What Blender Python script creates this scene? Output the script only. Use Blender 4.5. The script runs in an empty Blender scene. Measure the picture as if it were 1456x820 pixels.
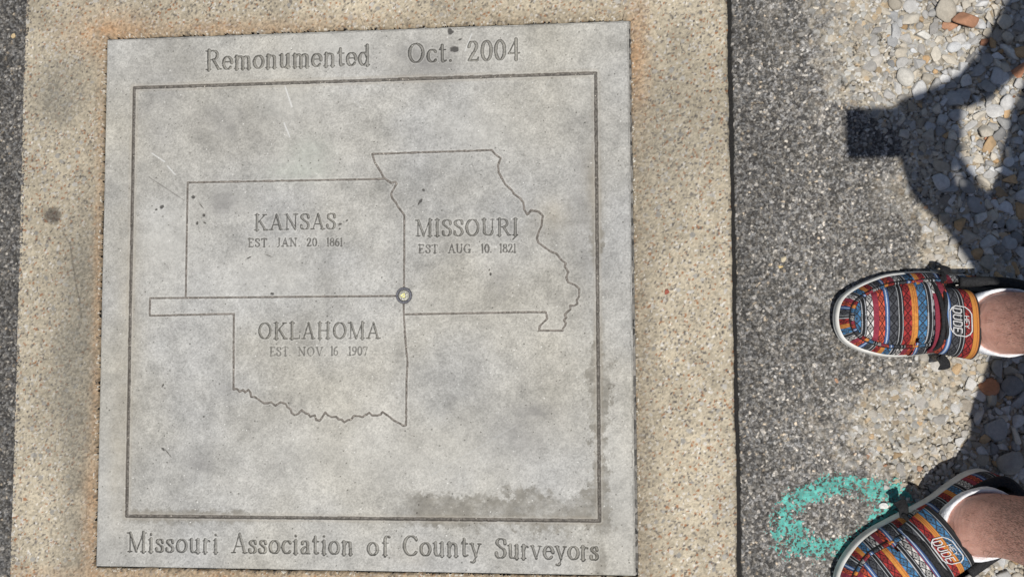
import bpy, math, random
import numpy as np
from mathutils import Vector, Matrix

# ------------------------------------------------------------------ camera, sky, sun, exposure
scene = bpy.context.scene
COL = scene.collection
cam = bpy.data.cameras.new("camera")
cam.sensor_width = 36.0
cam.lens = 1300.0 / 1456.0 * 36.0
cam.clip_start = 0.05
cam.clip_end = 2000.0
cam_ob = bpy.data.objects.new("camera", cam)
cam_ob.location = (0.3287, -0.0660, 1.2607)
cam_ob.rotation_euler = (0.0582, 0.0901, -0.0049)
COL.objects.link(cam_ob)
scene.camera = cam_ob

SX, SY = 0.045, 0.235                      # shadow travel per metre of height
SUN_EL = math.atan2(1.0, math.hypot(SX, SY))
world = bpy.data.worlds.new("World")
scene.world = world
world.use_nodes = True
wn = world.node_tree.nodes
bg = wn["Background"]
sky = wn.new("ShaderNodeTexSky")
sky.sky_type = 'NISHITA'
sky.sun_disc = False
sky.sun_elevation = SUN_EL
sky.sun_rotation = math.atan2(-SX, -SY)
sky.dust_density = 1.0
world.node_tree.links.new(sky.outputs[0], bg.inputs[0])
bg.inputs[1].default_value = 0.055
sun = bpy.data.lights.new("sun", 'SUN')
sun.energy = 4.1
sun.angle = math.radians(0.5)
sun.color = (1.0, 0.965, 0.91)
sun_ob = bpy.data.objects.new("sun", sun)
sun_ob.rotation_euler = Vector((SX, SY, -1.0)).to_track_quat('-Z', 'Y').to_euler()
sun_ob.location = (-1, -3, 8)
COL.objects.link(sun_ob)
scene.view_settings.view_transform = 'Standard'
scene.view_settings.look = 'None'
scene.view_settings.exposure = 0.0
scene.view_settings.gamma = 1.0
scene.view_settings.use_curve_mapping = False
scene.cycles.max_bounces = 5

rnd = random.Random(7)
RNG = np.random.default_rng(11)

# ------------------------------------------------------------------ helpers: tags, noise, meshes, materials
def tag(o, label=None, cat=None, group=None, kind=None):
    if label: o["label"] = label
    if cat: o["category"] = cat
    if group: o["group"] = group
    if kind: o["kind"] = kind
    return o

def lin(c):
    c = np.asarray(c, float) / 255.0
    return np.where(c <= 0.04045, c / 12.92, ((c + 0.055) / 1.055) ** 2.4)

_TAB = {}
def vnoise(x, y, seed=0):
    if seed not in _TAB: _TAB[seed] = np.random.default_rng(seed).random((256, 256))
    t = _TAB[seed]
    ix = np.floor(x).astype(int); iy = np.floor(y).astype(int)
    fx = x - ix; fy = y - iy
    fx = fx * fx * (3 - 2 * fx); fy = fy * fy * (3 - 2 * fy)
    a, b = ix & 255, (ix + 1) & 255
    c, d = iy & 255, (iy + 1) & 255
    return (t[a, c] * (1 - fx) + t[b, c] * fx) * (1 - fy) + (t[a, d] * (1 - fx) + t[b, d] * fx) * fy

def fbm(x, y, octv=4, seed=0, gain=0.5):
    s = 0.0; amp = 1.0; tot = 0.0
    for k in range(octv):
        s = s + amp * vnoise(x * 2 ** k + 13.7 * k, y * 2 ** k + 5.1 * k, seed + k)
        tot += amp; amp *= gain
    return s / tot

def cells(x, y, size, seed=0):
    """jittered cellular noise: F1, F2, three random numbers of the nearest cell"""
    r = np.random.default_rng(seed)
    jx = r.random((256, 256)); jy = r.random((256, 256))
    v = [r.random((256, 256)) for _ in range(3)]
    X = x / size; Y = y / size
    ix = np.floor(X).astype(int); iy = np.floor(Y).astype(int)
    f1 = np.full(X.shape, 9.0); f2 = np.full(X.shape, 9.0)
    ca = np.zeros(X.shape, int); cb = np.zeros(X.shape, int)
    for dx in (-1, 0, 1):
        for dy in (-1, 0, 1):
            a = (ix + dx) & 255; b = (iy + dy) & 255
            d = np.hypot(ix + dx + jx[a, b] - X, iy + dy + jy[a, b] - Y)
            n = d < f1
            f2 = np.where(n, f1, np.minimum(f2, d))
            ca = np.where(n, a, ca); cb = np.where(n, b, cb)
            f1 = np.where(n, d, f1)
    return f1, f2, v[0][ca, cb], v[1][ca, cb], v[2][ca, cb]

def sstep(a, b, x):
    t = np.clip((x - a) / (b - a), 0, 1)
    return t * t * (3 - 2 * t)

def mix(a, b, t):
    t = np.asarray(t)[..., None]
    return a * (1 - t) + b * t

def raw_mesh(name, V, F, col=None, smooth=True):
    """V (n,3), F (m,k) with k = 3 or 4, col (n,3) linear point colours"""
    V = np.asarray(V, np.float32).reshape(-1, 3); F = np.asarray(F, np.int32)
    me = bpy.data.meshes.new(name)
    me.vertices.add(len(V)); me.vertices.foreach_set("co", V.ravel())
    k = F.shape[1]
    me.loops.add(F.size); me.loops.foreach_set("vertex_index", F.ravel())
    me.polygons.add(len(F))
    me.polygons.foreach_set("loop_start", np.arange(0, F.size, k, dtype=np.int32))
    me.update(calc_edges=True)
    if smooth:
        me.polygons.foreach_set("use_smooth", np.ones(len(F), bool))
    if col is not None:
        at = me.color_attributes.new("Col", 'FLOAT_COLOR', 'POINT')
        c = np.ones((len(V), 4), np.float32); c[:, :3] = np.asarray(col).reshape(-1, 3)
        at.data.foreach_set("color", c.ravel())
    return me

def link(name, me, mat, parent=None):
    o = bpy.data.objects.new(name, me)
    COL.objects.link(o)
    if mat: me.materials.append(mat)
    if parent: o.parent = parent
    return o

def grid_faces(nx, ny, wrap=False):
    i = np.arange(nx - 1)[:, None]; j = np.arange(ny - 1)[None, :]
    a = i * ny + j
    return np.stack([a, a + ny, a + ny + 1, a + 1], -1).reshape(-1, 4)

def take(V, F, col, fmask):
    """sub-mesh made of the faces in fmask"""
    f = F[fmask]
    u, inv = np.unique(f, return_inverse=True)
    return V[u], inv.reshape(f.shape), (None if col is None else col[u])

def attr_material(name, rough=0.9, bump=0.0, bscale=900.0, grain=0.0, gscale=1200.0, spec=0.3):
    m = bpy.data.materials.new(name); m.use_nodes = True
    n = m.node_tree.nodes; l = m.node_tree.links
    b = n["Principled BSDF"]; b.inputs["Roughness"].default_value = rough
    b.inputs["Specular IOR Level"].default_value = spec
    a = n.new("ShaderNodeAttribute"); a.attribute_name = "Col"
    tc = n.new("ShaderNodeTexCoord")
    out = a.outputs["Color"]
    if grain:
        t = n.new("ShaderNodeTexNoise"); t.inputs["Scale"].default_value = gscale; t.inputs["Detail"].default_value = 2.0
        l.new(tc.outputs["Object"], t.inputs["Vector"])
        mr = n.new("ShaderNodeMapRange"); mr.inputs[1].default_value = 0.3; mr.inputs[2].default_value = 0.7
        mr.inputs[3].default_value = 1 - grain; mr.inputs[4].default_value = 1 + grain
        l.new(t.outputs["Fac"], mr.inputs[0])
        mm = n.new("ShaderNodeVectorMath"); mm.operation = 'SCALE'
        l.new(out, mm.inputs[0]); l.new(mr.outputs[0], mm.inputs["Scale"])
        out = mm.outputs[0]
    l.new(out, b.inputs["Base Color"])
    if bump:
        t2 = n.new("ShaderNodeTexNoise"); t2.inputs["Scale"].default_value = bscale; t2.inputs["Detail"].default_value = 3.0
        l.new(tc.outputs["Object"], t2.inputs["Vector"])
        bp = n.new("ShaderNodeBump"); bp.inputs["Strength"].default_value = bump; bp.inputs["Distance"].default_value = 0.001
        l.new(t2.outputs["Fac"], bp.inputs["Height"]); l.new(bp.outputs[0], b.inputs["Normal"])
    return m

def noise_material(name, c0, c1, scale=20.0, rough=0.8, bump=0.0, detail=4.0, spec=0.3, metal=0.0, stretch=(1, 1, 1), sub=0.0):
    m = bpy.data.materials.new(name); m.use_nodes = True
    n = m.node_tree.nodes; l = m.node_tree.links
    b = n["Principled BSDF"]; b.inputs["Roughness"].default_value = rough
    b.inputs["Specular IOR Level"].default_value = spec
    b.inputs["Metallic"].default_value = metal
    if sub:
        b.inputs["Subsurface Weight"].default_value = sub
        b.inputs["Subsurface Radius"].default_value = (0.012, 0.005, 0.003)
        b.inputs["Subsurface Scale"].default_value = 0.5
    tc = n.new("ShaderNodeTexCoord"); mp = n.new("ShaderNodeMapping"); mp.inputs["Scale"].default_value = stretch
    l.new(tc.outputs["Object"], mp.inputs["Vector"])
    t = n.new("ShaderNodeTexNoise"); t.inputs["Scale"].default_value = scale; t.inputs["Detail"].default_value = detail
    l.new(mp.outputs[0], t.inputs["Vector"])
    r = n.new("ShaderNodeValToRGB")
    r.color_ramp.elements[0].position = 0.33; r.color_ramp.elements[1].position = 0.67
    r.color_ramp.elements[0].color = (*c0, 1); r.color_ramp.elements[1].color = (*c1, 1)
    l.new(t.outputs["Fac"], r.inputs[0]); l.new(r.outputs[0], b.inputs["Base Color"])
    if bump:
        bp = n.new("ShaderNodeBump"); bp.inputs["Strength"].default_value = bump; bp.inputs["Distance"].default_value = 0.002
        l.new(t.outputs["Fac"], bp.inputs["Height"]); l.new(bp.outputs[0], b.inputs["Normal"])
    return m

def tube(pts, rad, nseg=8, flat=1.0):
    """closed-ended tube along a polyline (V,F)"""
    pts = np.asarray(pts, float); n = len(pts)
    rad = np.broadcast_to(np.asarray(rad, float), (n,))
    T = np.gradient(pts, axis=0); T /= np.linalg.norm(T, axis=1)[:, None] + 1e-12
    up = np.array([0, 0, 1.0])
    V = []
    for i in range(n):
        s = np.cross(T[i], up)
        if np.linalg.norm(s) < 1e-3: s = np.array([1.0, 0, 0])
        s /= np.linalg.norm(s); w = np.cross(s, T[i])
        a = np.arange(nseg) / nseg * 2 * math.pi
        V.append(pts[i] + rad[i] * (np.cos(a)[:, None] * s + flat * np.sin(a)[:, None] * w))
    V = np.concatenate(V)
    F = []
    for i in range(n - 1):
        for j in range(nseg):
            k = (j + 1) % nseg
            F.append((i * nseg + j, i * nseg + k, (i + 1) * nseg + k, (i + 1) * nseg + j))
    V = np.concatenate([V, pts[:1], pts[-1:]])
    c0, c1 = n * nseg, n * nseg + 1
    for j in range(nseg):
        k = (j + 1) % nseg
        F.append((c0, k, j, j)); F.append((c1, (n - 1) * nseg + j, (n - 1) * nseg + k, (n - 1) * nseg + k))
    return V, F

def poly_mesh(name, V, F, smooth=True):
    me = bpy.data.meshes.new(name)
    G = [tuple(dict.fromkeys(int(q) for q in f)) for f in F]
    me.from_pydata([tuple(map(float, v)) for v in V], [], G)
    me.update()
    if smooth: me.polygons.foreach_set("use_smooth", np.ones(len(me.polygons), bool))
    return me

def merge(parts):
    V = []; F = []; o = 0
    for v, f in parts:
        V.append(np.asarray(v, float).reshape(-1, 3)); F += [tuple(q + o for q in g) for g in f]; o += len(v)
    return np.concatenate(V), F

def catmull(p, n=8, closed=False):
    p = np.asarray(p, float); N = len(p); out = []
    rng = range(N) if closed else range(N - 1)
    for i in rng:
        if closed: a, b, c, d = p[(i - 1) % N], p[i], p[(i + 1) % N], p[(i + 2) % N]
        else: a, b, c, d = p[max(i - 1, 0)], p[i], p[i + 1], p[min(i + 2, N - 1)]
        for k in range(n):
            t = k / n
            out.append(0.5 * (2 * b + (c - a) * t + (2 * a - 5 * b + 4 * c - d) * t * t + (3 * b - a - 3 * c + d) * t ** 3))
    if not closed: out.append(p[-1])
    return np.array(out)

# ------------------------------------------------------------------ ground sheets
Z_ASPH = -0.004
def plin(tab, y):
    t = np.array(tab, float) / 1e4
    o = np.argsort(t[:, 1]); return np.interp(y, t[o, 1], t[o, 0])
FINES = [(6259, 4004), (6381, 3215), (6600, 2624), (7415, 2024), (7672, 1445), (7875, 683), (7813, 120), (7604, -814),
         (7046, -1372), (6713, -1930), (6794, -2300), (7370, -2663), (7538, -3027), (7699, -3570)]
LOOSE = [(7332, 3962), (7310, 3184), (7520, 2501), (7865, 1822), (8023, 1059), (8191, 679), (8307, 114), (8404, -1002),
         (8379, -1739), (8266, -2472), (8330, -3198)]

def asphalt_cells(x, y):
    wx = x + 0.0022 * vnoise(x * 190, y * 190, 3) + 0.004 * vnoise(x * 45, y * 45, 14); wy = y + 0.0022 * vnoise(x * 190, y * 190, 4)
    return cells(wx, wy, 0.0029, 21)
def asphalt_colour(x, y, tone):
    f1, f2, a, b, c = asphalt_cells(x, y)
    g1, g2, d, e, f = cells(x + 0.0015 * vnoise(x * 200, y * 200, 5), y, 0.0075, 22)
    base = 0.042 + 0.150 * a ** 1.5 + 0.05 * (vnoise(x * 640, y * 640, 15) - 0.5)
    base = np.where(b > 0.91, 0.17 + 0.24 * c * c, base)
    base = np.where((d > 0.80) & (g1 < 0.16 + 0.26 * f), 0.09 + 0.24 * e, base)
    gap = 1 - 0.62 * (1 - sstep(0.03, 0.26, f2 - f1))
    base = np.clip(base, 0.02, 1) * gap * tone
    warm = np.stack([1.035 + 0.10 * (c - 0.3), 1.0 + 0.02 * (c - 0.4), 0.925 - 0.10 * (c - 0.5)], -1)
    warm = np.where(((b > 0.965) & (a > 0.5))[..., None], np.array([1.1, 0.92, 0.70]), warm)
    h = 0.0016 * (a - 0.5) * (1 - 0.6 * f1) + 0.0012 * sstep(0.02, 0.3, f2 - f1) + 0.0010 * (d - 0.4) * (g1 < 0.45)
    return base[..., None] * warm, h

def fines_colour(x, y):
    f1, f2, a, b, c = cells(x + 0.002 * vnoise(x * 200, y * 200, 6), y, 0.0026, 31)
    g1, g2, d, e, f = cells(x + 0.004 * vnoise(x * 150, y * 150, 8), y + 0.004 * vnoise(x * 150, y * 150, 9), 0.0085, 32)
    m = fbm(x * 14, y * 14, 3, 33)
    t = (0.20 + 0.26 * a)[..., None] * np.array([1.05, 0.93, 0.735])
    t = np.where((b > 0.90)[..., None], (0.06 + 0.08 * c)[..., None] * np.array([1, 0.95, 0.85]), t)
    t = np.where((c > 0.90)[..., None], 0.58 * np.array([1, 0.97, 0.90]), t)
    st = (d > 0.52) & (g1 < 0.50)
    sc = mix(np.array([0.38, 0.37, 0.34]) + 0 * t, np.array([0.42, 0.33, 0.22]) + 0 * t, sstep(0.6, 0.9, e))
    t = np.where(st[..., None], sc * (0.65 + 0.6 * f)[..., None], t)
    t = t * (0.82 + 0.36 * m)[..., None]
    crk = np.abs(fbm(x * 28, y * 28, 4, 36) - 0.5)
    t = np.where(((crk < 0.010) & (m > 0.5))[..., None], t * 0.22, t)
    h = -0.003 * (crk < 0.012) * (m > 0.5) + 0.0012 * (a - 0.5) + 0.0022 * np.where(st, 0.55 - g1, 0) + 0.005 * (fbm(x * 22, y * 22, 3, 35) - 0.5)
    return t, h

def build_asphalt(name, xs, ys, right):
    X, Y = np.meshgrid(xs, ys, indexing='ij')
    if right:
        big = fbm(X * 9, Y * 9, 4, 41)
        tone = 1.36 + 0.50 * big
        tone *= 0.78 + 0.22 * sstep(0.53, 0.60, X + 0.04 * (fbm(X * 12, Y * 12, 3, 44) - 0.5))
        tone *= 1 - 0.13 * sstep(0.52, 0.66, fbm(X * 17, Y * 17, 5, 140)) + 0.12 * sstep(0.56, 0.70, fbm(X * 21 + 4, Y * 21, 4, 145))
        tone *= 1 + 0.16 * sstep(0.05, -0.25, Y)
    else:
        tone = 0.80 + 0.40 * fbm(X * 9, Y * 9, 4, 42)
    ca, ha = asphalt_colour(X, Y, tone)
    Z = Z_ASPH + ha + 0.003 * (fbm(X * 6, Y * 6, 3, 43) - 0.5)
    C = ca
    if right:
        wob = 0.085 * (fbm(X * 13, Y * 13, 4, 45) - 0.5) + 0.055 * (fbm(X * 60, Y * 60, 3, 46) - 0.5)
        t = sstep(-0.026, 0.026, X + wob + 0.060 * (fbm(X * 140, Y * 140, 3, 148) - 0.5) - plin(FINES, Y))
        cf, hf = fines_colour(X, Y)
        # thin dust film a little way before the fines proper
        film = 0.42 * sstep(-0.10, 0.0, X + wob - plin(FINES, Y)) * sstep(0.50, 0.68, fbm(X * 35, Y * 35, 3, 47))
        t2 = np.maximum(t, film)
        C = mix(ca, cf, t2)
        Z = Z + t * (hf - ha * 0.7)
    # borders dip under the base sheet
    ex = np.minimum(np.minimum(X - xs[0], xs[-1] - X), np.minimum(Y - ys[0], ys[-1] - Y))
    keep = X < xs[0] + 0.02 if right else X > xs[-1] - 0.02
    ex = np.minimum(np.where(keep, 9, np.minimum(xs[-1] - X, 9) if right else X - xs[0]), np.minimum(Y - ys[0], ys[-1] - Y))
    Z = Z - 0.012 * (1 - sstep(0.0, 0.04, ex))
    if right:
        Z[0, :] = -0.02
        X[0, :] = X[1, :]
        j = 0.0015 * (vnoise(Y[0] * 160, Y[0] * 0, 48) - 0.5) + 0.0012 * (vnoise(Y[0] * 35, Y[0] * 0, 49) - 0.5)
        for k in (0, 1): X[k, :] += j
    V = np.stack([X, Y, Z], -1).reshape(-1, 3)
    me = raw_mesh(name, V, grid_faces(len(xs), len(ys)), C.reshape(-1, 3))
    return link(name, me, M_ASPH)

M_ASPH = attr_material("asphalt_grain", 0.85, 0.5, 700, 0.18, 1500)
def seg(a, b, s): return np.linspace(a, b, int(round((b - a) / s)) + 1)
RX0 = 0.5222
xs = np.concatenate([[RX0], seg(RX0, 0.93, 0.0011), seg(0.936, 1.9, 0.006)])
ys = np.concatenate([seg(-1.2, -0.432, 0.008), seg(-0.43, 0.465, 0.0011), seg(0.47, 1.2, 0.008)])
tag(build_asphalt("asphalt_path", xs, ys, True), kind="structure")
xs = np.concatenate([seg(-1.6, -0.59, 0.008), seg(-0.585, -0.505, 0.0011)])
tag(build_asphalt("asphalt_path", xs, ys, False), kind="structure")

m = bpy.data.materials.new("distant_ground"); m.use_nodes = True
n = m.node_tree.nodes; l = m.node_tree.links
pb = n["Principled BSDF"]; pb.inputs["Roughness"].default_value = 0.95
geo = n.new("ShaderNodeNewGeometry"); vor = n.new("ShaderNodeTexVoronoi"); vor.inputs["Scale"].default_value = 150
rp = n.new("ShaderNodeValToRGB"); rp.color_ramp.elements[0].color = (0.03, 0.03, 0.03, 1); rp.color_ramp.elements[1].color = (0.26, 0.25, 0.235, 1)
nz = n.new("ShaderNodeTexNoise"); nz.inputs["Scale"].default_value = 1.3; nz.inputs["Detail"].default_value = 5
r2 = n.new("ShaderNodeValToRGB"); r2.color_ramp.elements[0].position = 0.48; r2.color_ramp.elements[1].position = 0.56
mx = n.new("ShaderNodeMix"); mx.data_type = 'RGBA'; mx.inputs[7].default_value = (0.30, 0.26, 0.20, 1)
l.new(geo.outputs["Position"], vor.inputs["Vector"]); l.new(geo.outputs["Position"], nz.inputs["Vector"])
sp = n.new("ShaderNodeSeparateColor"); l.new(vor.outputs["Color"], sp.inputs[0]); l.new(sp.outputs[0], rp.inputs[0])
sx_ = n.new("ShaderNodeSeparateXYZ"); l.new(geo.outputs["Position"], sx_.inputs[0])
ma_ = n.new("ShaderNodeMath"); ma_.operation = 'MULTIPLY_ADD'; ma_.inputs[1].default_value = 0.8; ma_.inputs[2].default_value = -0.58
l.new(sx_.outputs[0], ma_.inputs[0])
mb_ = n.new("ShaderNodeMath"); mb_.operation = 'MULTIPLY_ADD'; mb_.inputs[1].default_value = 0.5; l.new(nz.outputs["Fac"], mb_.inputs[0]); l.new(ma_.outputs[0], mb_.inputs[2])
mc_ = n.new("ShaderNodeMath"); mc_.operation = 'ADD'; mc_.inputs[1].default_value = 0.25; l.new(mb_.outputs[0], mc_.inputs[0])
r3 = n.new("ShaderNodeValToRGB"); r3.color_ramp.elements[0].color = (0.20, 0.17, 0.125, 1); r3.color_ramp.elements[1].color = (0.46, 0.42, 0.34, 1)
l.new(mc_.outputs[0], r2.inputs[0]); l.new(sp.outputs[1], r3.inputs[0]); l.new(r3.outputs[0], mx.inputs[7]); l.new(r2.outputs[0], mx.inputs[0]); l.new(rp.outputs[0], mx.inputs[6]); l.new(mx.outputs[2], pb.inputs["Base Color"])
me = poly_mesh("ground", [(-300, -300, -0.012), (300, -300, -0.012), (300, 300, -0.012), (-300, 300, -0.012)], [(0, 1, 2, 3)], False)
tag(link("ground", me, m), kind="structure")

# ------------------------------------------------------------------ concrete pad with a square recess
HP = 0.3826                                            # half size of the recess
PX0, PX1, PY = -0.5125, 0.5160, 0.5200
xa = np.concatenate([[PX0], seg(PX0, -HP, 0.0015), [-HP]]); xb = seg(-HP, HP, 0.0015); xc = np.concatenate([[HP], seg(HP, PX1, 0.0015), [PX1]])
xs = np.concatenate([xa, xb[1:-1], xc]); ya = np.concatenate([[-PY], seg(-PY, -HP, 0.0015), [-HP]]); yc = np.concatenate([[HP], seg(HP, PY, 0.0015), [PY]])
ys = np.concatenate([ya, xb[1:-1], yc])
X, Y = np.meshgrid(xs, ys, indexing='ij')
f1, f2, a, b, c = cells(X + 0.0016 * vnoise(X * 240, Y * 240, 16), Y + 0.0016 * vnoise(X * 240, Y * 240, 17), 0.0023, 51)
g1, g2, d, e, f = cells(X, Y, 0.0090, 52)
big = fbm(X * 7, Y * 7, 4, 53); mid = fbm(X * 34, Y * 34, 3, 54)
C = (0.295 + 0.20 * a)[..., None] * np.array([1.078, 0.945, 0.712])
C = np.where((b > 0.91)[..., None], (0.10 + 0.12 * c)[..., None] * np.array([1.0, 0.9, 0.78]), C)
C = np.where((b < 0.06)[..., None], (0.46 + 0.20 * c)[..., None] * np.array([1.0, 0.95, 0.86]), C)
C = np.where(((b > 0.40) & (b < 0.44))[..., None], np.array([0.30, 0.15, 0.075]), C)
pebble = (d > 0.90) & (g1 < 0.12 + 0.30 * f)
C = np.where(pebble[..., None], (0.24 + 0.26 * e)[..., None] * np.array([1.03, 0.98, 0.88]), C)
C *= (0.52 + 0.56 * big + 0.34 * mid)[..., None]
dist = np.maximum(np.abs(X), np.abs(Y)) - HP           # distance from the recess
grey = np.array([0.165, 0.155, 0.13])
# weathering: grey soot areas with their own outlines
soot = 0.75 * np.exp(-(((X + 0.455) / 0.05) ** 2 + ((Y - 0.30) / 0.06) ** 2)) + 0.55 * np.exp(-(((X - 0.42) / 0.07) ** 2 + ((Y - 0.20) / 0.10) ** 2)) * 0.7
soot += 0.35 * np.exp(-(((X + 0.44) / 0.06) ** 2 + ((Y + 0.1) / 0.18) ** 2)) + 0.5 * np.exp(-((X + 0.41) / 0.03) ** 2) * sstep(0.25, 0.05, Y)
soot += 0.35 * sstep(0.25, 0.05, Y) * np.exp(-((X - 0.395) / 0.018) ** 2)
soot = np.clip(soot * (0.35 + 1.3 * mid), 0, 0.8)
C = mix(C, grey * (0.6 + 0.8 * a)[..., None], soot)
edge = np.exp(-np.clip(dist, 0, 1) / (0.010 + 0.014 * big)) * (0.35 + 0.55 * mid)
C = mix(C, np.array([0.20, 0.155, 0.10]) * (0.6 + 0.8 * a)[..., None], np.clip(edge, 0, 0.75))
rust = 1.0 * np.exp(-(((X + 0.385) / 0.055) ** 2 + ((Y - 0.392) / 0.030) ** 2)) + 0.9 * np.exp(-(((X - 0.392) / 0.016) ** 2 + ((Y - 0.34) / 0.075) ** 2))
rust += 0.55 * np.exp(-(((X + 0.20) / 0.16) ** 2 + ((Y - 0.393) / 0.012) ** 2)) + 0.45 * np.exp(-(((X + 0.387) / 0.008) ** 2 + ((Y - 0.0) / 0.35) ** 2))
rust += 0.5 * np.exp(-(((X + 0.392) / 0.012) ** 2 + ((Y + 0.30) / 0.09) ** 2)) + 0.4 * np.exp(-((Y + 0.392) / 0.010) ** 2)
rust = np.clip(rust * 0.82 * (0.2 + 1.1 * fbm(X * 45, Y * 45, 3, 55)), 0, 0.8)
C = mix(C, np.array([0.42, 0.25, 0.13]) * (0.55 + 0.75 * a)[..., None], rust)
r_ = np.hypot((X + 0.4576) / 1.15, Y - 0.1231) + 0.010 * (mid - 0.5)
C = mix(C, np.array([0.06, 0.052, 0.045]) * (0.5 + a)[..., None], 0.82 * (1 - sstep(0.006, 0.017, r_)))
# fine crack running down from the dark spot
cx = -0.445 + 0.010 * (vnoise(Y * 40, Y * 0, 56) - 0.5) + (0.123 - Y) * 0.22
C = mix(C, np.array([0.07, 0.06, 0.05]) + 0 * C, 0.55 * (np.abs(X - cx) < 0.0012) * (Y < 0.10) * (Y > -0.03))
Z = -0.0022 + 0.0009 * (a - 0.5) - 0.0016 * (f1 > 0.62) * (c > 0.35) + 0.0010 * (d - 0.5) * (g1 < 0.4) + 0.0025 * (fbm(X * 5, Y * 5, 3, 57) - 0.5)
Z -= 0.004 * (1 - sstep(0, 0.004, np.minimum(np.minimum(X - PX0, PX1 - X), PY - np.abs(Y))))
nx, ny = X.shape
Z[0, :] = Z[-1, :] = -0.03; Z[:, 0] = Z[:, -1] = -0.03
jag = 0.0016 * (vnoise(ys * 90, ys * 0, 58) - 0.5) + 0.0022 * (vnoise(ys * 14, ys * 0, 59) - 0.5)
for k in (0, 1, 2): X[k, :] += jag * 1.6
for k in (-1, -2, -3): X[k, :] += jag
ins = (np.abs(X) < HP - 1e-6) & (np.abs(Y) < HP - 1e-6)
onb = (~ins) & (np.maximum(np.abs(X), np.abs(Y)) < HP + 1e-5)
F = grid_faces(nx, ny)
keep = ~(ins.ravel()[F].any(1) | (onb.ravel()[F].all(1)))
# the ragged inner lip of the recess
lip = (dist < 0.0016) & ~ins
Z = np.where(onb, -0.006, Z)
crumb = (dist < 0.0045) & (dist > -1e-4) & (b > 0.55) & (c > 0.5) & (f1 < 0.45)
C = np.where(crumb[..., None], np.where((e > 0.5)[..., None], np.array([0.60, 0.57, 0.50]), np.array([0.10, 0.085, 0.07])), C)
Z = np.where(crumb, 0.0006, Z)
X = np.where(onb & (X > 0.38) & (np.abs(Y) < 0.382), X + 0.0012 * sstep(0.30, -0.1, Y) + 0.0006, X)
X = np.where(onb & (np.abs(X) > 0.38), X + 0.0014 * (vnoise(Y * 130, Y * 0, 19) - 0.5), X)
Y = np.where(onb & (np.abs(Y) > 0.38), Y + 0.0014 * (vnoise(X * 130, X * 0, 20) - 0.5), Y)
V, F2, C2 = take(np.stack([X, Y, Z], -1).reshape(-1, 3), F, C.reshape(-1, 3), keep)
M_PAD = attr_material("exposed_aggregate_concrete", 0.88, 0.55, 650, 0.20, 1500)
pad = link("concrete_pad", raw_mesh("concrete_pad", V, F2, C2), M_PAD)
tag(pad, "tan exposed aggregate concrete pad framing the grey engraved plaque", "concrete pad")

# black strip added as painted shade in the gap between pad and asphalt path, and bedding under the plaque
M_SHADE = noise_material("shade_black", (0.006, 0.006, 0.006), (0.018, 0.017, 0.016), 400, 0.8, 0.4)
V = []; F = []
yy = np.linspace(-0.52, 0.52, 160)
for i, y in enumerate(yy):
    w = 0.0012 * math.sin(i * 1.7) * 0.4
    V += [(0.5125, y, -0.0085 + w), (0.5200, y, -0.0100 + w), (0.5260, y, -0.0085 + w)]
    if i:
        o = 3 * i
        F += [(o - 3, o - 2, o + 1, o), (o - 2, o - 1, o + 2, o + 1)]
j = link("gap_shade", poly_mesh("gap_shade", V, F), M_SHADE)
tag(j, "thin black strip added as shade in the gap between concrete pad and asphalt", "joint strip")

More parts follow.
